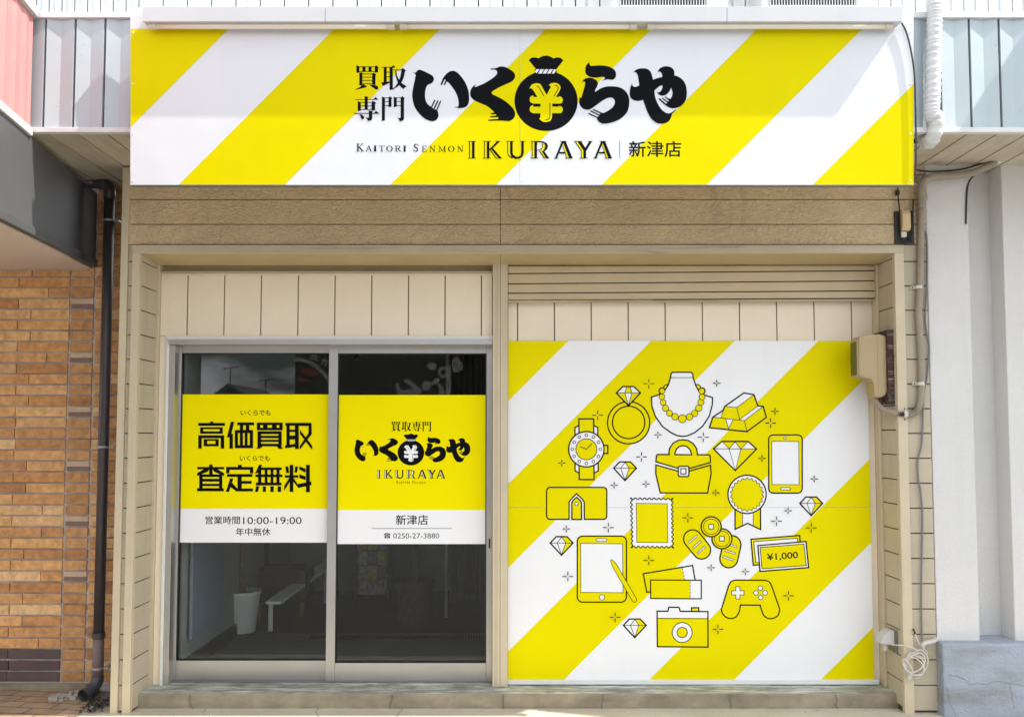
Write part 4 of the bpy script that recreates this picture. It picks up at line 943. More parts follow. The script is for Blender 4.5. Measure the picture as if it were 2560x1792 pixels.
# ================================================================== striped picture panel
YB_ = YP + .004
ad = thing("picture_panel", at(1725, 1700, YB_), "yellow and white striped board with line drawings of jewellery, phones and money", "signboard")
ax0, ax1 = px1 + .0015, X(2177, YB_, 1300)
zA_, zB_, zM_ = Z(1700.5, YB_), Z(852, YB_), Z(1268, YB_)
MB().box(ax0, ax1, YB_, YB_ + .012, zM_ + .0008, zB_).build("board", m_pwhite, ad)
MB().box(ax0, ax1, YB_, YB_ + .012, zA_, zM_ - .0008).build("board", m_pwhite, ad)
A = Print(plane(YB_), base=.0006, step=1.1e-4)
bnds = [0, 2273, 2480, 2689, 2898, 3108, 3321, 3533, 3750, 9999]
pxa = lambda x, z: None
def w2p(x, z):    # image point of a point on the board
    d = Vector((x, YB_, z)) - CAM; k = d.dot(FWD); return (CX + d.x / k * FPX, CY - d.dot(UPV) / k * FPX)
for (za, zb2) in ((zM_ + .0009, zB_ - .0004), (zA_ + .0004, zM_ - .0009)):
    quad = [w2p(ax0 + .0005, zb2), w2p(ax1 - .0005, zb2), w2p(ax1 - .0005, za), w2p(ax0 + .0005, za)]
    for i in range(0, len(bnds) - 1, 2):
        poly = quad
        for cc, sgn in ((bnds[i], 1), (bnds[i + 1], -1)):
            o_ = []
            for j in range(len(poly)):
                a, b = poly[j], poly[(j + 1) % len(poly)]; da, db = sgn * (a[0] + a[1] - cc), sgn * (b[0] + b[1] - cc)
                if da >= 0: o_.append(a)
                if da * db < 0:
                    t = da / (da - db); o_.append((a[0] + (b[0] - a[0]) * t, a[1] + (b[1] - a[1]) * t))
            poly = o_
            if len(poly) < 3: break
        if len(poly) >= 3: A.poly(m_pyel, poly, hold=True)
A.n += 2e-4; A.reset = A.n; A.flush("stripe", ad)
KA, KB, KC, KD, KE, KF = (1380, 900, 5.0214), (1740, 900, 5.0214), (1350, 1180, 5.0214), (1690, 1180, 5.0214), (1350, 1380, 5.0214), (1690, 1380, 5.0214)
TK, TN = 17, 8
a0_ = A.n
A.reset = a0_
def motif(name): A.flush(name, ad); A.n = a0_
B_, Y_, W_ = m_blk, m_pyel, m_pwhite
# ring
A.crop(*KA); A.cline(Y_, 962, 785, 265, TK); A.cline(Y_, 962, 781, 203, TK)
A.shape(Y_, [(890, 332), (1028, 332), (1110, 412), (960, 572), (808, 412)])
for q in ([(890, 332), (940, 335), (915, 412), (808, 412)], [(980, 335), (1028, 332), (1110, 412), (1003, 412)], [(915, 412), (1003, 412), (960, 570)]): A.poly(W_, q)
A.line(B_, [(808, 412), (1110, 412)], TN); A.line(B_, [(940, 335), (915, 412), (960, 570)], TN); A.line(B_, [(980, 335), (1003, 412), (960, 570)], TN)
A.line(B_, [(890, 332), (1028, 332), (1110, 412), (960, 572), (808, 412)], TK, True); motif("ring_drawing")
# watch
for q in ([(337, 820), (288, 845), (288, 960), (350, 930)], [(523, 820), (575, 845), (575, 960), (510, 930)], [(350, 1300), (290, 1280), (290, 1390), (340, 1415)], [(515, 1300), (580, 1275), (580, 1390), (528, 1415)]): A.shape(W_, q, TK)
A.shape(Y_, [(337, 737), (523, 737), (523, 930), (340, 930)], TK); A.shape(Y_, [(340, 1300), (526, 1300), (528, 1498), (342, 1498)], TK)
A.shape(Y_, [(640, 1070), (700, 1070), (700, 1170), (640, 1170)], TK); A.cline(W_, 431, 1118, 222, TK); A.cline(Y_, 431, 1118, 131, 10)
for k in range(12): A.cline(W_, 431 + 177 * math.cos(k * math.pi / 6), 1118 + 177 * math.sin(k * math.pi / 6), 17, 8, 16)
A.line(B_, [(357, 1083), (431, 1118), (503, 1045)], TN); motif("watch_drawing")
# necklace bust
A.cline(Y_, 1440, 345, 38, 13); A.cline(Y_, 1826, 345, 38, 13)
for s_ in (1383, 1883): A.cline(Y_, s_, 387, 38, 16)
A.shape(W_, [(1490, 212), (1492, 178), (1510, 153), (1750, 153), (1768, 176), (1770, 215), (1805, 320), (1850, 400), (1920, 440), (2015, 470), (2012, 560), (1975, 700), (1890, 830), (1790, 910), (1700, 948), (1636, 957), (1570, 945), (1500, 912), (1390, 835), (1300, 710), (1255, 580), (1248, 465), (1340, 435), (1410, 390), (1460, 310)], TK)
A.line(B_, [(1495, 220), (1765, 220)], TN)
for (x, y, r_) in ((1383, 387, 34), (1380, 460, 36), (1395, 530, 36), (1425, 602, 40), (1475, 665, 38), (1544, 710, 41), (1636, 735, 50), (1726, 712, 41), (1792, 668, 40), (1842, 603, 40), (1870, 530, 37), (1884, 462, 37), (1880, 388, 36)): A.cline(Y_, x, y, r_, 8, 24)
motif("necklace_drawing")
# small diamonds
def gem():
    A.poly(W_, [(850, 1277), (985, 1277), (1060, 1356), (917, 1510), (775, 1356)])
    A.poly(Y_, [(917, 1280), (985, 1277), (1060, 1356), (970, 1356)]); A.poly(Y_, [(970, 1356), (1060, 1356), (917, 1510)])
    A.line(B_, [(775, 1356), (1060, 1356)], TN); A.line(B_, [(917, 1282), (862, 1356), (917, 1505)], TN); A.line(B_, [(917, 1282), (970, 1356), (917, 1505)], TN)
    A.line(B_, [(850, 1277), (985, 1277), (1060, 1356), (917, 1510), (775, 1356)], TK, True)
for (gx, gy) in ((1562.6, 1170), (1404, 1356.6), (2028, 1257.7), (1587, 1562.2)):
    A.org = (gx - 917 / 5.0214, gy - 1356 / 5.0214, 5.0214); gem(); motif("diamond_drawing")
# bag
A.crop(*KA)
A.shape(Y_, [(1465, 1190), (1475, 1110), (1520, 1042), (1590, 1005), (1645, 1000), (1710, 1008), (1775, 1050), (1815, 1110), (1828, 1190)], TK)
A.shape(W_, [(1537, 1188), (1560, 1118), (1600, 1082), (1645, 1072), (1690, 1082), (1730, 1118), (1757, 1188)], TK)
A.poly(W_, [(1305, 1275), (1595, 1360), (1595, 1395), (1300, 1310)])
q0 = [(1305, 1315), (1590, 1395), (1710, 1395), (1990, 1318), (1997, 1430), (1952, 1667), (1360, 1664), (1304, 1425)]
A.shape(Y_, q0, TK)
A.shape(Y_, [(1312, 1200), (1325, 1184), (1970, 1188), (1985, 1200), (1990, 1283), (1710, 1362), (1595, 1360), (1305, 1275)], TK)
A.poly(Y_, [(1480, 1175), (1535, 1175), (1535, 1195), (1480, 1195)]); A.poly(Y_, [(1760, 1178), (1815, 1178), (1815, 1198), (1760, 1198)])
A.rrect(W_, 1585, 1330, 1718, 1460, 20, TK); A.shape(W_, [(1618, 1360), (1682, 1360), (1682, 1428), (1618, 1428)], 13); motif("handbag_drawing")
# gold bars
A.crop(*KB)
A.poly(Y_, [(601, 413), (727, 433), (777, 575), (845, 580), (883, 718), (640, 897), (168, 847), (213, 715), (340, 632), (362, 580)])
for q in ([(601, 413), (727, 433), (512, 595), (362, 580)], [(340, 632), (213, 715), (312, 722)], [(372, 738), (465, 748), (408, 860)], [(548, 745), (777, 575), (845, 580), (608, 760)]): A.poly(W_, q)
for q in ([(362, 580), (512, 595), (727, 433)], [(512, 595), (548, 745), (777, 575)], [(362, 580), (312, 722)], [(213, 715), (608, 760), (845, 580)], [(608, 760), (640, 897)], [(372, 738), (408, 860), (465, 748)]): A.line(B_, q, TN)
A.line(B_, [(601, 413), (727, 433), (777, 575), (845, 580), (883, 718), (640, 897), (168, 847), (213, 715), (340, 632), (362, 580)], TK, True); motif("gold_bar_drawing")
# big diamond
A.poly(W_, [(325, 1020), (655, 1020), (760, 1115), (493, 1385), (220, 1112)])
for q in ([(330, 1020), (490, 1020), (415, 1112)], [(490, 1020), (655, 1020), (565, 1115)], [(565, 1115), (760, 1115), (493, 1385)]): A.poly(Y_, q)
A.line(B_, [(220, 1112), (760, 1115)], TN); A.line(B_, [(330, 1020), (415, 1112), (490, 1025), (565, 1115), (655, 1020)], TN); A.line(B_, [(415, 1112), (493, 1385), (565, 1115)], TN)
A.line(B_, [(325, 1020), (655, 1020), (760, 1115), (493, 1385), (220, 1112)], TK, True); motif("diamond_drawing")
# phone
A.crop(0, 0, 1); k5 = 1 / 5.0214
A.rrect(Y_, 1921.8, 1086.8, 2005.5, 1232, 11, TK * k5); A.shape(W_, [(1929.2, 1102.9), (1996.9, 1103.2), (1998, 1211.3), (1930, 1210.8)], TN * k5)
A.cline(W_, 1962, 1094.8, 3, 7 * k5, 18); A.rrect(W_, 1951.5, 1218.3, 1976.3, 1224.5, 3, TN * k5); motif("phone_drawing")
# rosette
A.crop(*KD)
A.poly(W_, [(742, 420), (742, 715), (900, 640), (1062, 718), (1060, 420)]); A.poly(Y_, [(742, 420), (835, 420), (835, 672), (742, 715)]); A.poly(Y_, [(970, 420), (1060, 420), (1062, 718), (970, 673)])
A.line(B_, [(742, 430), (742, 715), (900, 640), (1062, 718), (1060, 430)], TK); A.line(B_, [(835, 440), (835, 672)], TN); A.line(B_, [(970, 440), (970, 673)], TN)
A.cline(W_, 892, 277, 240, TK); A.shape(Y_, [(892 + (212 if i % 2 else 186) * math.cos(math.pi * i / 22), 280 + (212 if i % 2 else 186) * math.sin(math.pi * i / 22)) for i in range(44)], TN); motif("rosette_drawing")
# wallet
A.crop(*KC); A.rrect(Y_, 83, 190, 838, 590, 42, TK)
A.poly(W_, [(368, 604), (368, 372), (388, 340), (458, 270), (530, 335), (555, 372), (555, 604)])
A.line(B_, [(365, 592), (365, 372), (388, 340), (458, 270), (530, 335), (555, 372), (557, 595)], TK)
A.shape(Y_, [(400, 592), (400, 382), (415, 355), (458, 314), (505, 355), (520, 382), (522, 592)], TK); A.cline(W_, 458, 397, 22, TN, 18); motif("wallet_drawing")
# stamp
def wavy_edge(p0, p1, n_, amp):
    a, b = Vector(p0), Vector(p1); d = b - a; nn = Vector((-d.y, d.x)).normalized(); o_ = []
    for i in range(n_ * 8):
        t = i / (n_ * 8); ph = t * n_ * 2 * math.pi; v_ = max(-.6, min(.8, math.cos(ph))); q = a + d * t + nn * (amp * (-v_ * .5 + .4)); o_.append((q.x, q.y))
    return o_
sc = wavy_edge((1138, 322), (1668, 326), 9, 26) + wavy_edge((1668, 326), (1676, 950), 11, 26) + wavy_edge((1676, 950), (1146, 946), 9, 26) + wavy_edge((1146, 946), (1138, 322), 11, 26)
A.shape(W_, sc, 14); A.shape(Y_, [(1208, 390), (1597, 395), (1603, 882), (1215, 878)], TN); motif("stamp_drawing")
# tablet + stylus
A.crop(0, 0, 1); A.rrect(Y_, 1443.3, 1339.5, 1566, 1504.3, 13, TK * k5); A.shape(W_, [(1451.6, 1357.6), (1556.2, 1358.6), (1557.7, 1481), (1452.2, 1479.6)], TN * k5)
A.rrect(W_, 1490, 1345.3, 1517.3, 1352.5, 3.5, TN * k5); A.cline(W_, 1504.9, 1492.1, 6.6, 8 * k5, 22)
A.crop(*KE); A.shape(Y_, [(890, 95), (905, 92), (950, 135), (975, 175), (1210, 580), (1215, 600), (1200, 622), (1180, 625), (1160, 610), (925, 205), (900, 150), (887, 110)], 8); motif("tablet_drawing")
# old coins
A.crop(*KD)
def capsule(x0, y0, x1, y1, r_, n_=14):
    a = math.atan2(y1 - y0, x1 - x0); q = []
    for (cx_, cy_, s0) in ((x1, y1, a - math.pi / 2), (x0, y0, a + math.pi / 2)):
        for i in range(n_ + 1): q.append((cx_ + r_ * math.cos(s0 + math.pi * i / n_), cy_ + r_ * math.sin(s0 + math.pi * i / n_)))
    return q
def slot(x0, y0, x1, y1): A.line(B_, [(x0, y0), (x1, y1)], 27); A.line(W_, [(x0, y0), (x1, y1)], 13)
A.shape(Y_, capsule(208, 835, 322, 975, 113), TK)
for q in ((162, 880, 260, 798), (218, 946, 312, 866), (273, 1012, 368, 930)): slot(*q)
A.shape(Y_, capsule(703, 908, 663, 1085, 112), TK)
for q in ((660, 905, 762, 938), (618, 980, 740, 1018), (594, 1058, 716, 1100)): slot(*q)
for (x, y) in ((577, 834), (442, 683)):
    A.cline(Y_, x, y, 125, TK); A.cline(None, x, y, 96, 8); A.shape(W_, [(x - 29, y - 29), (x + 29, y - 29), (x + 29, y + 29), (x - 29, y + 29)], 10)
motif("coin_drawing")
# banknotes
A.shape(Y_, [(942, 840), (1552, 793), (1578, 1130), (970, 1165)], TK); A.shape(W_, [(975, 870), (1525, 827), (1545, 1100), (1003, 1133)], 10)
A.shape(W_, [(1028, 920), (1632, 868), (1665, 1195), (1055, 1243)], TK); A.shape(Y_, [(1057, 943), (1605, 900), (1635, 1168), (1080, 1210)], 10)
A.text(B_, "¥1,000", 1140, 1005, 1532, 1105, bold=.015, rot=-4.5); motif("banknote_drawing")
# tickets
A.crop(*KE); A.poly(W_, [(1297, 268), (1915, 165), (1958, 410), (1340, 500)]); A.poly(Y_, [(1297, 268), (1785, 187), (1822, 430), (1340, 500)])
A.line(B_, [(1297, 268), (1915, 165), (1958, 410), (1340, 500)], TK, True)
for k in range(4): A.line(B_, [(1788 + k * 8, 200 + k * 42), (1792 + k * 8, 222 + k * 42)], 8)
A.poly(W_, [(1388, 347), (2025, 350), (2025, 582), (1390, 577)]); A.poly(Y_, [(1388, 347), (1885, 349), (1885, 580), (1390, 577)]); A.line(B_, [(1388, 347), (2025, 350), (2025, 582), (1390, 577)], TK - 2, True)
for k in range(5): A.line(B_, [(1885, 365 + k * 43), (1885, 388 + k * 43)], 8)
motif("ticket_drawing")
# camera
A.shape(Y_, [(1903, 745), (1903, 695), (1993, 695), (1993, 745)], TK)
A.poly(W_, [(1470, 738), (1605, 738), (1618, 688), (1745, 690), (1760, 740), (2108, 743), (2109, 1187), (1475, 1182)]); A.poly(Y_, [(1472, 828), (2108, 832), (2109, 1187), (1475, 1182)])
A.line(B_, [(1472, 828), (2108, 832)], 11); A.line(B_, [(1470, 738), (1605, 738), (1618, 688), (1745, 690), (1760, 740), (2108, 743), (2109, 1187), (1475, 1182)], TK, True)
A.cline(W_, 1785, 1005, 125, 11); A.cline(Y_, 1785, 1005, 64, 11); motif("camera_drawing")
# game pad
A.crop(*KF)
A.shape(Y_, smooth_poly([c(740, 348), c(1115, 350), (1170, 370), c(1200, 420), c(1295, 690), (1300, 735), (1270, 800), (1187, 832), (1110, 800), (1075, 725), c(1057, 662), c(808, 660), (793, 745), (750, 810), (683, 830), (610, 800), (572, 735), c(578, 690), c(660, 420), (690, 370)]), TK)
pd_ = [(-26, -77), (26, -77), (26, -26), (77, -26), (77, 26), (26, 26), (26, 77), (-26, 77), (-26, 26), (-77, 26), (-77, -26), (-26, -26)]
A.shape(W_, [(777 + a, 507 + b) for a, b in pd_], 9)
for q in ((1060, 450), (1003, 507), (1118, 507), (1062, 565)): A.cline(W_, q[0], q[1], 29, 8, 22)
motif("gamepad_drawing")
# sparkles
def spark(kk, x, y, big):
    A.crop(*kk); a, b = (64, 20) if big else (44, 13)
    for dx, dy in ((1, 0), (-1, 0), (0, 1), (0, -1)): A.line(B_, [(x + dx * b, y + dy * b * .9), (x + dx * a, y + dy * a * .9)], 11)
for q in ((1215, 296, 1), (573, 691, 1), (123, 1291, 0), (1329, 937, 0), (1124, 1214, 1), (1900, 967, 1), (780, 1570, 0), (1180, 1555, 0)): spark(KA, *q)
for q in ((261, 290, 0), (992, 642, 0), (937, 789, 1), (829, 1232, 0), (1485, 1490, 0)): spark(KB, *q)
for q in ((330, 710, 0), (858, 694, 1), (1366, 1105, 1), (350, 1307, 1), (1857, 571, 1)): spark(KC, *q)
for q in ((500, 257, 0), (1408, 483, 0), (1264, 614, 1), (1699, 698, 1), (441, 1197, 0), (872, 1246, 0), (1413, 1548, 1)): spark(KD, *q)
spark(KE, 943, 815, 1); spark(KF, 527, 965, 1)
motif("sparkle_drawing")

# ================================================================== right neighbour: white stuccoed building
rn = thing("stucco_building", (3.2, 0, 0), "white stuccoed wall with flat pilasters on a grey blue plinth", "building")
wx0, wx1, wx2 = X(2330, 0), X(2436, 0), X(2523, 0)
zpl = Z(1606, -.06); zt_ = Z(330, YA) + .02
MB().box(wx0, wx1, 0, .35, zpl - .02, zt_).build("pilaster", m_stucco, rn, bevel=.006)
MB().box(wx2, wx2 + 1.4, 0, .35, zpl - .02, zt_).build("pilaster", m_stucco, rn, bevel=.006)
MB().box(wx1 - .01, wx2 + .01, .14, .34, zpl - .02, zt_).build("recessed_wall", m_stucco, rn)
MB().box(wx0 - .004, wx2 + 1.4, -.07, .33, -.05, zpl - .001).build("plinth", m_plinth, rn, bevel=.012)
ckm = MB()
def wallcrack(pts, Y, wd=.0011):
    q = [at(a, b, Y) for a, b in pts]
    q2 = []
    for a, b in zip(q, q[1:]):
        for k in range(4):
            t = k / 4; v = a.lerp(b, t); q2.append(v + Vector((random.uniform(-.006, .006), 0, random.uniform(-.004, .004))))
    q2.append(q[-1])
    for a, b in zip(q2, q2[1:]):
        d = (b - a).normalized(); n_ = Vector((-d.z, 0, d.x)) * wd
        ckm.add([a - n_, b - n_, b + n_, a + n_], [(0, 1, 2, 3)])
Yc = -.0712
def cc_(pts): return [(2060 + a / 2.81, 1220 + b / 2.81) for a, b in pts]
wallcrack(cc_([(800, 1145), (800, 1200), (830, 1240), (815, 1360), (800, 1480), (800, 1590)]), Yc, .0015)
wallcrack(cc_([(880, 1310), (960, 1325), (1020, 1375), (1130, 1375), (1250, 1355), (1405, 1390)]), Yc); wallcrack(cc_([(1310, 1380), (1320, 1450), (1335, 1540)]), Yc)
wallcrack(cc_([(870, 1400), (880, 1500), (930, 1600)]), Yc, .0009)
ckm.build("plinth_crack", m_crack, rn)

# assumed neighbour board, out of view, sized to throw the awning and ground shadow
ns = thing("shop_sign", (3.95, -.66, 2.8), "unseen white board past the right edge, shaped to shade the awning", "sign")
MB().box(3.45, 8.0, -.98, -.625, 2.95, 4.8).build("board", m_white, ns, bevel=.004)

# ================================================================== wrapped duct at the right of the sign
YD = -.629
du = thing("wrapped_duct", at(2320, 345, YD), "white tape wrapped hose hanging in front of the grey awning", "duct")
XE = 2.137
pth = path3([(2338, -60), (2337, 15), (2336, 60), (2334, 149), (2332, 240), (2329, 290)], YD, 26)
tail = [pth[-1], Vector((XE + .012, YD + .002, zs_ + .05)), Vector((XE + .006, YD + .018, zs_ - .02)), Vector((XE + .002, YD + .055, zs_ - .045)), Vector((XE, YD + .10, zs_ - .03)), Vector((XE, YD + .125, zs_ + .03))]
for i in range(len(tail) - 1):
    a, b, c3, d = tail[max(i - 1, 0)], tail[i], tail[i + 1], tail[min(i + 2, len(tail) - 1)]
    for k in range(1, 9):
        t = k / 8; pth.append(.5 * (2 * b + (c3 - a) * t + (2 * a - 5 * b + 4 * c3 - d) * t * t + (3 * b - a - 3 * c3 + d) * t ** 3))
rad = []
for i in range(len(pth)):
    t = i / len(pth); rad.append(.0355 - .006 * max(0, .35 - t) + (.0035, .0022, .001, 0, -.0012)[i % 5] + random.uniform(-.0006, .0006))
MB().tube(pth, rad, 22).build("hose", m_duct, du, smooth=True)
def oval(rx_, ry_, n=32):
    return [(XE + rx_ * abs(math.cos(a)) ** .6 * (1 if math.cos(a) >= 0 else -1), YD + .13 + ry_ * abs(math.sin(a)) ** .6 * (1 if math.sin(a) >= 0 else -1)) for a in [2 * math.pi * i / n for i in range(n)]]
mb = MB(); o1, o2_ = oval(.049, .085), oval(.056, .092); n = len(o1)
mb.add([(x, y, zs_ - .011) for x, y in o1] + [(x, y, zs_ - .011) for x, y in o2_] + [(x, y, zs_ + .01) for x, y in o2_] + [(x, y, zs_ + .01) for x, y in o1],
       [f for i in range(n) for j in (((i + 1) % n),) for f in ((i, j, j + n, i + n), (i + n, j + n, j + 2 * n, i + 2 * n), (i + 3 * n, j + 3 * n, j, i))])
mb.build("escutcheon", m_whitetrim, du)
mb = MB(); mb.add([(x, y, zs_ - .004) for x, y in o1], [tuple(range(n))]); mb.build("duct_hole", m_dark, du)

# ================================================================== pipes and cables at the right
def flex(pts, Y, r, name, mat, par, n=40, rib=.0012, seg=14):
    p = path3(pts, Y, n); rr_ = [r + (rib if i % 2 else -rib) for i in range(len(p))]
    return MB().tube(p, rr_, seg).build(name, mat, par)
cn = thing("flexible_conduit", at(2298, 1000, -.02), "ribbed beige conduit running down the beige pier and curving to the meter box", "conduit")
flex([(2302, 440), (2302.5, 560), (2301.5, 640), (2300, 720), (2297, 780), (2301, 860), (2304, 930), (2303, 985), (2296, 1020), (2281, 1034), (2262, 1035)], -.022, .0185, "pipe", m_cond, cn, 30, .0009)
flex([(2250, 1034.5, -.02), (2235, 1032, 0.0), (2216, 1027, .03), (2200, 1017, .06), (2190, 1003, .08), (2186, 990, .09)], -.022, .0155, "pipe", m_cond, cn, 14, .0008)
MB().tube(path3([(2264, 1035.5), (2252, 1035), (2244, 1033.5)], -.02), .0115, 12).build("bare_cable", m_cable, cn)
for (px_, py_, vert) in ((2297, 718, 0), (2302, 959, 0), (2263, 1035, 1)):
    q = at(px_, py_, -.022); k = MB()
    if vert: k.tube([q - Vector((.009, 0, 0)), q + Vector((.009, 0, 0))], .0212, 16); k.box(q.x - .009, q.x + .009, -.008, -.0165 + .004, q.z - .038, q.z + .038)
    else: k.tube([q - Vector((0, 0, .009)), q + Vector((0, 0, .009))], .0212, 16); k.box(q.x - .042, q.x + .02, -.008, -.0165 + .004, q.z - .009, q.z + .009)
    o = k.build("clamp", m_condc, cn)
    hx, hz = (q.x, q.z + .03) if vert else (q.x - .033, q.z)
    h2 = MB().tube([(hx, -.0135, hz), (hx, -.0128 - .003, hz)], .0045, 10)
    if vert: h2.tube([(hx, -.0135, q.z - .03), (hx, -.0158, q.z - .03)], .0045, 10)
    h2.build("clamp_screw", m_cable, cn)
uc = thing("elbow_conduit", at(2420, 437, -.06), "smooth brown conduit bending under the awning towards the stucco wall", "conduit")
MB().tube(path3([(2305, 520), (2305, 480), (2309, 456), (2330, 443), (2370, 440), (2410, 437), (2436, 431)], -.055, 8), .021, 16).build("pipe", m_cond, uc, smooth=True)
MB().tube(path3([(2432, 432, -.056), (2470, 415, -.06), (2520, 388, -.065), (2600, 345, -.07)], -.06, 8), .018, 16).build("pipe", m_cond, uc, smooth=True)
q = at(2494, 401, -.06); MB().tube([at(2488, 404, -.062), at(2500, 398, -.062)], .0225, 14).build("clamp", m_condc, uc)
tag(MB().tube(path3([(2288, 425), (2330, 429), (2400, 424), (2460, 408), (2494, 397)], -.04, 10), .005, 8).build("cable", m_cable), "thin black cable strung under the awning beside the brown conduit", "cable")
tag(MB().tube(path3([(2438, 437), (2424, 452), (2418, 475), (2416, 510), (2415, 560)], -.006, 10), .005, 8).build("cable", m_cable), "short black cable hanging down the pilaster edge from the brown conduit", "cable")
tag(MB().tube(path3([(2307, 470), (2308, 560), (2316, 590), (2318, 640), (2317, 720), (2313, 800), (2322, 860), (2322, 890), (2318, 940), (2309, 990), (2306, 1080), (2302, 1120), (2294, 1155), (2296, 1200), (2301, 1225), (2306, 1290), (2304, 1400), (2303, 1500), (2305, 1600)], -.012, 10), .0055, 8).build("cable", m_gcable), "long grey cable wandering down the beige pier beside the stucco wall", "cable")
tag(MB().tube(path3([(2283, 458), (2296, 462), (2308, 468), (2316, 480), (2319, 500)], -.02, 10), .004, 8).build("cable", m_wcable), "short white wire looping out from under the sign corner", "cable")
# terminal box
tb = thing("terminal_box", at(2260, 609, -.01), "tan terminal cover on a black board below the sign corner", "electrical box")
bx0, bx1 = X(2238, -.016, 570), X(2286, -.016, 570)
MB().box(bx0, bx1, -.012, -.001, Z(610, -.012), Z(528, -.012)).build("backing_board", m_blackboard, tb, bevel=.002)
x0, x1 = X(2256, -.05, 550), X(2277, -.05, 550)
MB().prism([(-.012, Z(579, -.03)), (-.04, Z(577, -.03)), (-.052, Z(571, -.03)), (-.052, Z(536, -.03)), (-.04, Z(527, -.03)), (-.012, Z(526, -.03))], 'x', x0, x1).build("cover", m_capbox, tb, bevel=.004)
MB().box(x0, x0 + .03, -.035, -.0125, Z(593, -.03), Z(580, -.03)).build("terminal_block", m_condc, tb, bevel=.002)
tbw = MB()
for pts in ([(2244, 470), (2245.5, 495), (2249, 530), (2250, 570), (2252, 592)], [(2262, 580), (2272, 592), (2274, 600)], [(2283, 500), (2282, 560), (2280, 598)], [(2252, 592), (2258, 602), (2268, 604), (2274, 598)], [(2268, 580), (2276, 590), (2280, 604)]):
    tbw.tube(path3(pts, -.024, 6), .0042, 8)
tbw.build("wire", m_cable, tb)
MB().tube([at(2243.5, 476, -.02), at(2244, 488, -.02)], .012, 10).build("plug", m_cable, tb)
# meter
mt = thing("electricity_meter", at(2190, 1000, .1), "aged beige electricity meter box on the side of the right pier", "meter")
yM0, yM1 = .035, .152
def mz(py): return Z(py, yM0)
def mxp(px, py=920): return X(px, yM0, py)
prof = [(mxp(2147.5), mz(846)), (mxp(2154), mz(840)), (mxp(2176), mz(836)), (mxp(2200), mz(835)), (mxp(2216), mz(839)), (mxp(2219), mz(850)), (mxp(2218), mz(978)), (mxp(2213), mz(987)), (mxp(2202), mz(993)), (mxp(2190), mz(994)), (mxp(2185), mz(988)), (mxp(2183), mz(956)), (mxp(2178), mz(948)), (mxp(2150), mz(941)), (mxp(2147.5), mz(936))]
MB().prism(prof, 'y', yM0, yM1).build("case", m_meter, mt, bevel=.008)
xf = mxp(2147.5)
MB().box(xf - .006, xf + .004, yM0 + .008, yM1 - .008, mz(940), mz(848)).build("window_frame", m_meter, mt, bevel=.002)
MB().box(xf - .008, xf - .0065, yM0 + .018, yM1 - .016, mz(936), mz(853)).build("window", m_meterglass, mt)
MB().box(mxp(2194), mxp(2197), yM0 - .0025, yM1 + .002, mz(990), mz(838)).build("seam_ridge", m_meter, mt, bevel=.001)
MB().box(X(2220, yM0), xi1 - .001, .012, .20, Z(1010, .05), Z(826, .05)).build("mounting_board", m_wood, mt, bevel=.003)
# outlet with coiled extension lead
ol = thing("outdoor_outlet", at(2232, 1620, .1), "white hooded outdoor socket low on the right reveal", "socket")
yo = .09
oz = lambda py: Z(py, yo)
MB().box(xi1 - .014, xi1 - .001, yo - .045, yo + .055, oz(1628), oz(1573)).build("base_plate", m_aludk, ol, bevel=.003)
MB().prism([(xi1 - .015, oz(1573)), (xi1 - .04, oz(1571.5)), (xi1 - .075, oz(1585)), (xi1 - .098, oz(1603)), (xi1 - .09, oz(1605)), (xi1 - .015, oz(1609.5))], 'y', yo - .035, yo + .045).build("hood", m_outlet, ol, bevel=.004)
MB().tube([(xi1 - .055, yo, oz(1607)), (xi1 - .055, yo, oz(1624))], .014, 10).build("plug", m_outlet, ol)
xc = thing("extension_lead", at(2290, 1660, -.03), "coiled white extension lead tied up beside the low outdoor socket", "cable")
lead = [(2231, 1612, .04), (2245, 1612, -.01), (2265, 1614, -.03), (2284, 1620, -.035), (2296, 1632, -.035)]
random.seed(11)
for k in range(5):
    cx_, cy_, rx_, ry_, ph = 2289 + random.uniform(-6, 6), 1661 + random.uniform(-6, 8), random.uniform(17, 29), random.uniform(20, 32), random.uniform(-.5, .5)
    for i in range(9):
        a = -math.pi / 2 + 2 * math.pi * i / 9
        lead.append((cx_ + rx_ * math.cos(a + ph), cy_ + ry_ * math.sin(a), -.03 - .004 * k + random.uniform(-.006, .006)))
lead += [(2280, 1672, -.045), (2276, 1688, -.04)]
MB().tube(path3(lead, -.03, 6), .0038, 8).build("lead", m_wcable, xc, smooth=True)
MB().tube([at(2277, 1682, -.04), at(2272, 1698, -.04)], .011, 10).build("socket_end", m_outlet, xc)
MB().tube(path3([(2287, 1580), (2294, 1600), (2303, 1614), (2314, 1625), (2318, 1632), (2312, 1636), (2306, 1618)], -.025, 8), .0033, 8).build("tie", m_wcable, xc)
MB().tube([at(2283, 1571, -.025), at(2288, 1583, -.025)], .0055, 8).build("plug", m_cable, xc)
tag(MB().tube(path3([(2305, 1615), (2312, 1607), (2325, 1604), (2337, 1600), (2342, 1594)], -.03, 8), .0125, 12).build("pipe_stub", m_outlet, None, smooth=True), "short white plastic pipe bending into the stucco wall above the plinth", "pipe")

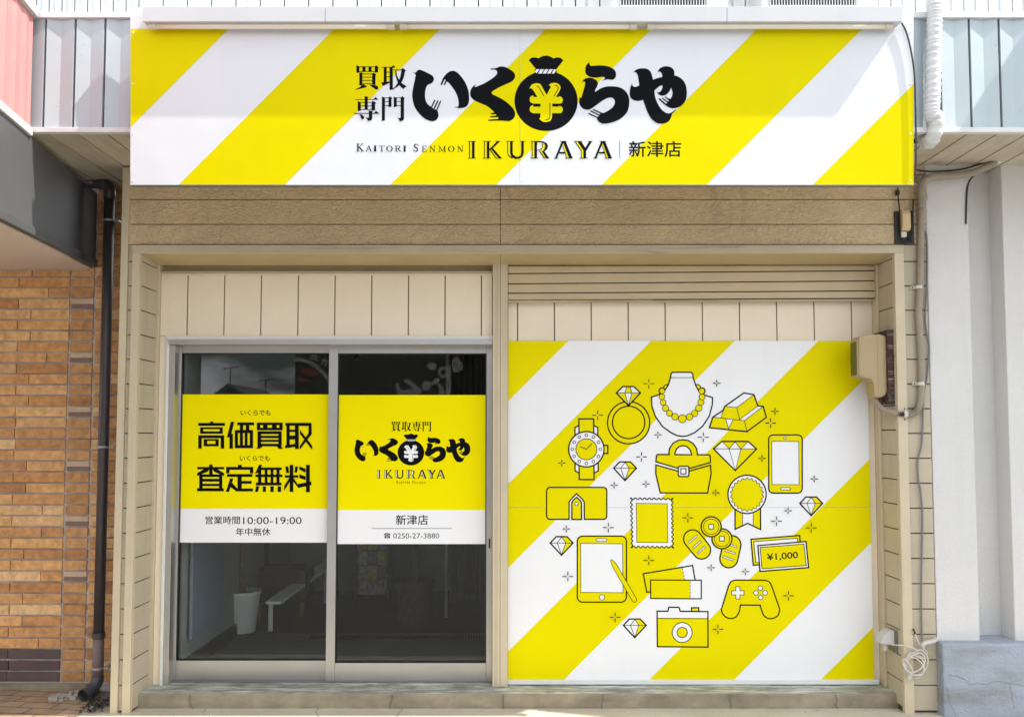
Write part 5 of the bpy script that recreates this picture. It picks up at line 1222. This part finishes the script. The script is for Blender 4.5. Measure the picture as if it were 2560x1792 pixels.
# ================================================================== downpipe at the left
dp = thing("downpipe", at(243, 1750, -.05), "dark brown round rainwater pipe in front of the brick wall", "downpipe")
YDp = .30; xd = X(256.5, YDp, 1200); RD = .0305
MB().tube([(xd, YDp, Z(1585, YDp)), (xd, YDp, Z(1000, YDp)), (xd, YDp, Z(470, YDp))], RD, 22).build("upper_pipe", m_pipe, dp, smooth=True)
MB().tube([(xd, YDp, .11), (xd, YDp, Z(1650, YDp)), (xd, YDp, Z(1583, YDp))], RD * 1.04, 22).build("lower_pipe", m_pipelow, dp, smooth=True)
MB().tube([(xd, YDp, Z(1594, YDp)), (xd, YDp, Z(1580, YDp))], RD * 1.2, 22).build("collar", m_pipe, dp)
zt1 = Z(486, YDp)
MB().tube([(xd, YDp, zt1 - .03), (xd, YDp, zt1 + .02), (xd - .01, YDp, zt1 + .045), (xd - .035, YDp, zt1 + .062), (xd - .07, YDp, zt1 + .07), (xd - .12, YDp + .01, zt1 + .075)], RD * 1.15, 18).build("top_elbow", m_pipe, dp, smooth=True)
ze = Z(1710, YDp)
el = [(xd, YDp, .12), (xd, YDp - .004, .095), (xd - .008, YDp - .025, .065), (xd - .022, YDp - .065, .048), (xd - .034, YDp - .11, .040)]
MB().tube(el, RD * 1.15, 20, cap=False).build("outlet_elbow", m_elbow, dp, smooth=True)
MB().tube([el[-2], (Vector(el[-1]) + Vector(el[-2])) / 2], RD * 1.0, 20).build("outlet_bore", m_dark, dp)
for py_ in (552, 1117, 1669):
    z_ = Z(py_, YDp); k = MB().tube([(xd, YDp, z_ - .006), (xd, YDp, z_ + .006)], RD * 1.12, 20); k.box(xd + RD, xd + RD + .03, YDp - .003, YW + .006, z_ - .005, z_ + .005); k.build("clamp", m_clamp, dp)

# ================================================================== air conditioners on the awning roof
zr = Z(29, -.45)
proto = thing("air_conditioner", (0, -.36, zr), "white outdoor air conditioner above the sign, the one nearer its middle", "air conditioner", "air conditioners on the awning roof")
ya = -.48
MB().box(X(1531, ya, 10), X(1821, ya, 10), ya + .012, ya + .28, zr, zr + .5).build("casing", m_acw, proto, bevel=.006)
MB().box(X(1551, ya, 10), X(1767, ya, 10), ya + .006, ya + .0115, Z(17, ya), zr + .45).build("grille_recess", m_acin, proto)
gb = MB(); x = X(1551, ya, 10); xe = X(1767, ya, 10)
while x < xe: gb.box(x, x + .0035, ya, ya + .0055, Z(17, ya), zr + .45); x += .0148
gb.box(X(1551, ya, 10), xe, ya - .002, ya - .0005, Z(17, ya), Z(14, ya)); gb.build("grille", m_acw, proto)
MB().box(X(1778, ya, 10), X(1815, ya, 10), ya + .009, ya + .0118, zr + .06, zr + .3).build("side_cover", m_whitetrim, proto, bevel=.001)
MB().box(X(1531, ya, 10), X(1821, ya, 10), ya + .05, ya + .25, zr - .035, zr - .001).build("foot", m_acw, proto)
o2 = proto.copy(); COL.objects.link(o2); o2['label'] = "white outdoor air conditioner above the sign near its right end"
for ch in list(proto.children):
    mi_ = ch.matrix_parent_inverse.copy(); c2 = ch.copy(); COL.objects.link(c2); c2.parent = o2; c2.matrix_parent_inverse = mi_
o2.location.x = X(2130, ya, 10) - X(1755, ya, 10)

# ================================================================== things inside, seen through the glass
wp = thing("potted_plant", at(604, 1581, 1.62), "white plastic plant pot with a bare stem behind the left door", "plant")
cpt = atz(603, 1578, zst + .012); cpt.z = zst + .0125
MB().lathe([(.095, 0), (.102, .005), (.132, .27), (.137, .275), (.142, .30), (.136, .302), (.128, .27), (.0001, .26)], cpt).build("pot", m_pot, wp, smooth=True)
MB().lathe([(.126, .272), (.0001, .276)], cpt).build("soil", m_soil, wp)
MB().tube([(cpt.x, cpt.y, cpt.z + .27), (cpt.x - .005, cpt.y, cpt.z + .5), (cpt.x + .01, cpt.y, cpt.z + .8), (cpt.x, cpt.y, cpt.z + 1.1)], [.022, .02, .019, .017], 10).build("stem", m_bark, wp, smooth=True)
dk = thing("potted_plant", at(1037, 1560, 1.9), "dark plant pot with a forked tree trunk behind the right door", "plant")
cp2 = atz(1037, 1556, zst + .012); cp2.z = zst + .0125
MB().lathe([(.12, 0), (.135, .02), (.142, .3), (.146, .31), (.146, .335), (.135, .335), (.0001, .31)], cp2).build("pot", m_potdk, dk, smooth=True)
tk = MB(); tk.tube([(cp2.x, cp2.y, cp2.z + .3), (cp2.x + .005, cp2.y, cp2.z + .5), (cp2.x - .012, cp2.y, cp2.z + .62), (cp2.x - .03, cp2.y, cp2.z + 1.0)], [.026, .024, .018, .014], 10)
tk.tube([(cp2.x + .004, cp2.y, cp2.z + .48), (cp2.x + .014, cp2.y, cp2.z + .62), (cp2.x + .03, cp2.y, cp2.z + 1.0)], [.018, .015, .012], 10); tk.build("trunk", m_bark, dk, smooth=True)
be = thing("bench", (at(690, 1560, 1.6).x, 1.7, zst), "narrow flaking white bench plank slanting back behind the left door", "bench")
n0, n1 = at(664, 1503, 1.60), at(703, 1503, 1.60); f0, f1 = at(808, 1402, 2.75), at(822, 1416, 2.62)
th_ = Vector((0, 0, .02))
MB().hexa([n0 - th_, n1 - th_, n1, n0, f0 - th_, f1 - th_, f1, f0]).build("seat", m_bench, be, bevel=.002)
MB().tube([at(677, 1507, 1.63), (at(677, 1507, 1.63).x, 1.63, zst + .012)], .018, 10).build("leg", m_pole, be)
q = f0.lerp(f1, .5); MB().tube([q - th_, (q.x, q.y, zst + .012)], .018, 10).build("leg", m_pole, be)
ch_ = thing("armchair", (at(600, 1500, 2.2).x, 2.3, zst), "dark brown leather armchair in the dim room behind the left door", "chair")
xa_, xb_, xc_ = X(520, 2.2, 1430), X(658, 2.2, 1430), X(766, 2.05, 1430)
MB().box(xa_, xb_, 2.2, 2.42, zst + .12, zst + .62).build("backrest", m_sofa, ch_, bevel=.05)
MB().box(xb_ - .12, xc_, 2.06, 2.40, zst + .12, zst + .40).build("armrest", m_sofa, ch_, bevel=.06)
MB().box(xa_ - .02, xb_, 1.95, 2.2, zst + .12, zst + .26).build("seat", m_sofa, ch_, bevel=.04)
for px_, y_ in ((545, 1.97), (648, 1.97), (755, 2.1)):
    x = X(px_, y_, 1540); MB().tube([(x, y_, zst + .15), (x, y_ - .015, zst + .013)], [.022, .014], 10).build("leg", m_oak, ch_)
rk = thing("magazine_rack", at(930, 1510, 2.6), "black magazine rack with colourful covers behind the right door", "rack")
yr = 2.60; r0, r1 = X(888, yr, 1440), X(972, yr, 1440)
fm_ = MB(); fm_.box(r0, r0 + .014, yr, yr + .2, zst + .013, 1.25); fm_.box(r1 - .014, r1, yr, yr + .2, zst + .013, 1.25); fm_.box(r0 + .015, r1 - .015, yr + .17, yr + .18, zst + .05, 1.25); fm_.build("frame", m_rack, rk)
mg = MB(); wr = MB()
for k in range(6):
    zb1 = zst + .10 + k * .125
    wr.tube([(r0 + .01, yr - .01, zb1 + .035), (r1 - .01, yr - .01, zb1 + .035)], .0022, 6)
    nx = 3; w1 = (r1 - r0 - .04) / nx
    for i in range(nx):
        mg.hexa([(r0 + .02 + i * w1, yr + .012, zb1), (r0 + .016 + (i + 1) * w1, yr + .012, zb1), (r0 + .016 + (i + 1) * w1, yr + .05, zb1 + .115), (r0 + .02 + i * w1, yr + .05, zb1 + .115),
                 (r0 + .02 + i * w1, yr + .016, zb1), (r0 + .016 + (i + 1) * w1, yr + .016, zb1), (r0 + .016 + (i + 1) * w1, yr + .054, zb1 + .115), (r0 + .02 + i * w1, yr + .054, zb1 + .115)])
mg.build("magazine", m_mag, rk); wr.build("wire_rail", m_clamp, rk)
y_ = 2.1; x = X(1116, y_, 1450)
tag(MB().tube([(x, y_, zst + .012), (x, y_, 2.7)], .012, 12).build("pole", m_pole), "slim white upright pole standing behind the right glass door", "pole")
cu_ = MB(); x0, x1 = X(1124, 2.3, 1450), X(1216, 2.3, 1450); n = 24; k0 = len(cu_.v)
for i in range(n + 1):
    xx_ = x0 + (x1 - x0) * i / n; yy_ = 2.3 + .02 * math.sin(i * 1.7)
    cu_.v += [(xx_, yy_, zst + .1), (xx_, yy_, 2.6), (xx_, yy_ + .012, zst + .1), (xx_, yy_ + .012, 2.6)]
for i in range(n):
    a = i * 4; cu_.f += [(a, a + 1, a + 5, a + 4), (a + 2, a + 6, a + 7, a + 3), (a, a + 4, a + 6, a + 2), (a + 1, a + 3, a + 7, a + 5)]
tag(cu_.build("curtain", m_curtain), "dark olive curtain at the right inside the glass door", "curtain")
sl_ = thing("spotlight", at(892, 900, 1.4), "small black ceiling spotlight behind the top of the right door", "lamp")
q = at(892, 893, 1.4); MB().lathe([(.001, .03), (.012, .028), (.016, .0), (.020, -.012), (.0195, -.013), (.001, -.006)], q, 16).build("housing", m_cable, sl_); MB().tube([(q.x, q.y, q.z + .03), (q.x, q.y, 2.74)], .004, 8).build("stem", m_cable, sl_)
MB().lathe([(.0001, -.016), (.010, -.014), (.0125, -.008)], q, 14).build("bulb", m_lampcap, sl_)

# ================================================================== litter by the downpipe and chips along the step
random.seed(5); lf = MB()
for i in range(150):
    a = Vector((X(random.gauss(245, 17), .1, 1745), random.uniform(.0, .22), .006 + random.uniform(0, .02)))
    ang = random.uniform(0, 6.28); s_ = random.uniform(.006, .017); u = Vector((math.cos(ang), math.sin(ang), random.uniform(-.4, .4))) * s_; v = Vector((-math.sin(ang), math.cos(ang), random.uniform(-.3, .5))) * s_ * .6
    lf.add([a - u, a + v, a + u, a - v], [(0, 1, 2, 3)])
tag(lf.build("leaf_litter", m_leaf), "dark dead leaves gathered under the mouth of the brown downpipe", "leaves", kind="stuff")
cm = MB()
for i in range(110):
    x = random.uniform(xi0, xi1 + .1); y_ = random.uniform(-.3, .07); s_ = random.uniform(.002, .006)
    cm.box(x, x + s_ * random.uniform(.7, 2), y_, y_ + s_, .0005, .0005 + s_ * .6)
for i in range(30):
    x = X(random.uniform(120, 200), .25, 1740); y_ = random.uniform(.2, .36); s_ = random.uniform(.006, .022)
    cm.box(x, x + s_ * 1.6, y_, y_ + s_, .0042, .008 + s_ * .7)
tag(cm.build("gravel_chips", m_chip), "small pale chips of concrete scattered along the foot of the step", "gravel", kind="stuff")
pc = MB()
def gcrack(pts, wd=.0016):
    q = [atz(a, b, .0016) for a, b in pts]; q2 = []
    for a, b in zip(q, q[1:]):
        for k in range(5): q2.append(a.lerp(b, k / 5) + Vector((random.uniform(-.006, .006), random.uniform(-.006, .006), 0)))
    q2.append(q[-1])
    for a, b in zip(q2, q2[1:]):
        d = (b - a).normalized(); n_ = Vector((-d.y, d.x, 0)) * wd; pc.add([a - n_, b - n_, b + n_, a + n_], [(0, 1, 2, 3)])
gcrack([(800, 1765), (790, 1778), (798, 1800)]); gcrack([(1010, 1762), (1000, 1777), (985, 1800)]); gcrack([(520, 1764), (505, 1780)]); gcrack([(176, 1775), (120, 1800)], .004)
structure(pc.build("pavement_crack", m_crack))

# ================================================================== across the street (seen mirrored in the glass)
YO = -14.0
def mir(px, py, Yt=YO):     # point of the street plane whose mirror image lies at this image point
    Yv = 2 * YG1 - Yt; q = at(px, py, Yv); return Vector((q.x, Yt, q.z))
ob = thing("street_building", (-1, YO - 2, 0), "dark shop across the street with pale calligraphy, mirrored in the doors", "building")
MB().box(mir(738, 900).x, 4.2, YO - 6, YO, 0, 4.6).build("wall", m_opp, ob)
ol_ = thing("street_building", (-11, YO - 2, 0), "dark windowless building across the street, mirrored at the left door edge", "building")
MB().box(-16, mir(484, 900).x, YO - .5, YO, 0, 4.8).build("wall", m_opp, ol_)
MB().box(-16.1, mir(484, 900).x + .05, YO - .55, YO + .1, 4.801, 5.0).build("roof", m_greytrim, ol_)
class PM(Print): pass
O = Print(lambda px, py, n: mir(px, py) + Vector((0, .01 + n * 20, 0)), base=.001)
O.crop(380, 640, 4.464)
O.line(m_oppw, [(1600, 1155), (1680, 1158), (1770, 1190), (1850, 1245), (1920, 1315), (1985, 1400), (2020, 1480), (2040, 1560)], 46)
for q in ([(1780, 1110), (1860, 1130)], [(1800, 1095), (1790, 1150)], [(1835, 1100), (1830, 1160)], [(1770, 1140), (1850, 1165)], [(1905, 1160), (1975, 1185)], [(1925, 1150), (1895, 1215)], [(1950, 1170), (1940, 1235)], [(1620, 1095), (1680, 1100)]): O.line(m_oppw, q, 15)
O.poly(m_oppr, [(1660, 1270), (1720, 1245), (1830, 1270), (1870, 1320), (1800, 1350), (1690, 1320)]); O.poly(m_oppr, [(1620, 1370), (1750, 1360), (1760, 1400), (1630, 1410)])
O.crop(820, 640, 4.464)
for q in ([(1115, 1210), (1140, 1195), (1200, 1200), (1215, 1235), (1190, 1275), (1150, 1280), (1120, 1250)], [(1390, 1170), (1430, 1125), (1470, 1150), (1515, 1240), (1480, 1290), (1430, 1305), (1395, 1280)],
          [(760, 1430), (790, 1430), (810, 1480), (860, 1505), (920, 1480), (960, 1500), (1000, 1560), (800, 1560)], [(850, 1395), (890, 1375), (940, 1400), (1040, 1490), (1045, 1530), (1000, 1545), (960, 1500), (900, 1430)],
          [(1050, 1480), (1075, 1400), (1110, 1405), (1180, 1400), (1190, 1370), (1240, 1370), (1250, 1410), (1230, 1430), (1170, 1440), (1120, 1500)], [(1230, 1420), (1290, 1470), (1310, 1560), (1240, 1560), (1250, 1500)]):
    O.poly(m_oppw, smooth_poly(q, True, 4))
O.rect(m_oppw, 1333, 1222, 1378, 1560); O.line(m_oppw, smooth_poly([(1330, 1255), (1275, 1260), (1245, 1295), (1265, 1340), (1305, 1345), (1335, 1320)], False), 34)
O.flush("calligraphy", ob)
YH = -55.0
hs = thing("tiled_house", (mir(569, 960, YH).x, YH - 3, 0), "tile roofed house far across the street, mirrored in the left door", "house")
ap_ = mir(569, 958, YH); wl = mir(495, 1012, YH); wr_ = mir(650, 1006, YH); rs = MB()
rs.prism([(wl.x, wl.z), (ap_.x, ap_.z), (wr_.x, wr_.z), (wr_.x, wr_.z - .15), (ap_.x, ap_.z - .2), (wl.x, wl.z - .15)], 'y', YH - 9, YH); rs.build("roof", m_tile, hs)
MB().box(wl.x + .5, wr_.x - .5, YH - 8.6, YH - .3, 0, wl.z + .2).build("wall", m_house, hs)
an = MB()
for (px_, pt, pb_) in ((576, 920, 962), (664, 950, 1000)):
    a, b = mir(px_, pt, YH - 1), mir(px_, pb_, YH - 1); an.tube([a, b - Vector((0, 0, .6))], .035, 6)
    an.tube([a + Vector((-.5, 0, -.05)), a + Vector((.6, 0, .1))], .03, 6)
    for k in range(4): an.tube([a + Vector((-.35 + k * .28, -.3, 0)), a + Vector((-.35 + k * .28, .3, 0))], .02, 6)
an.build("aerial", m_rack, hs)
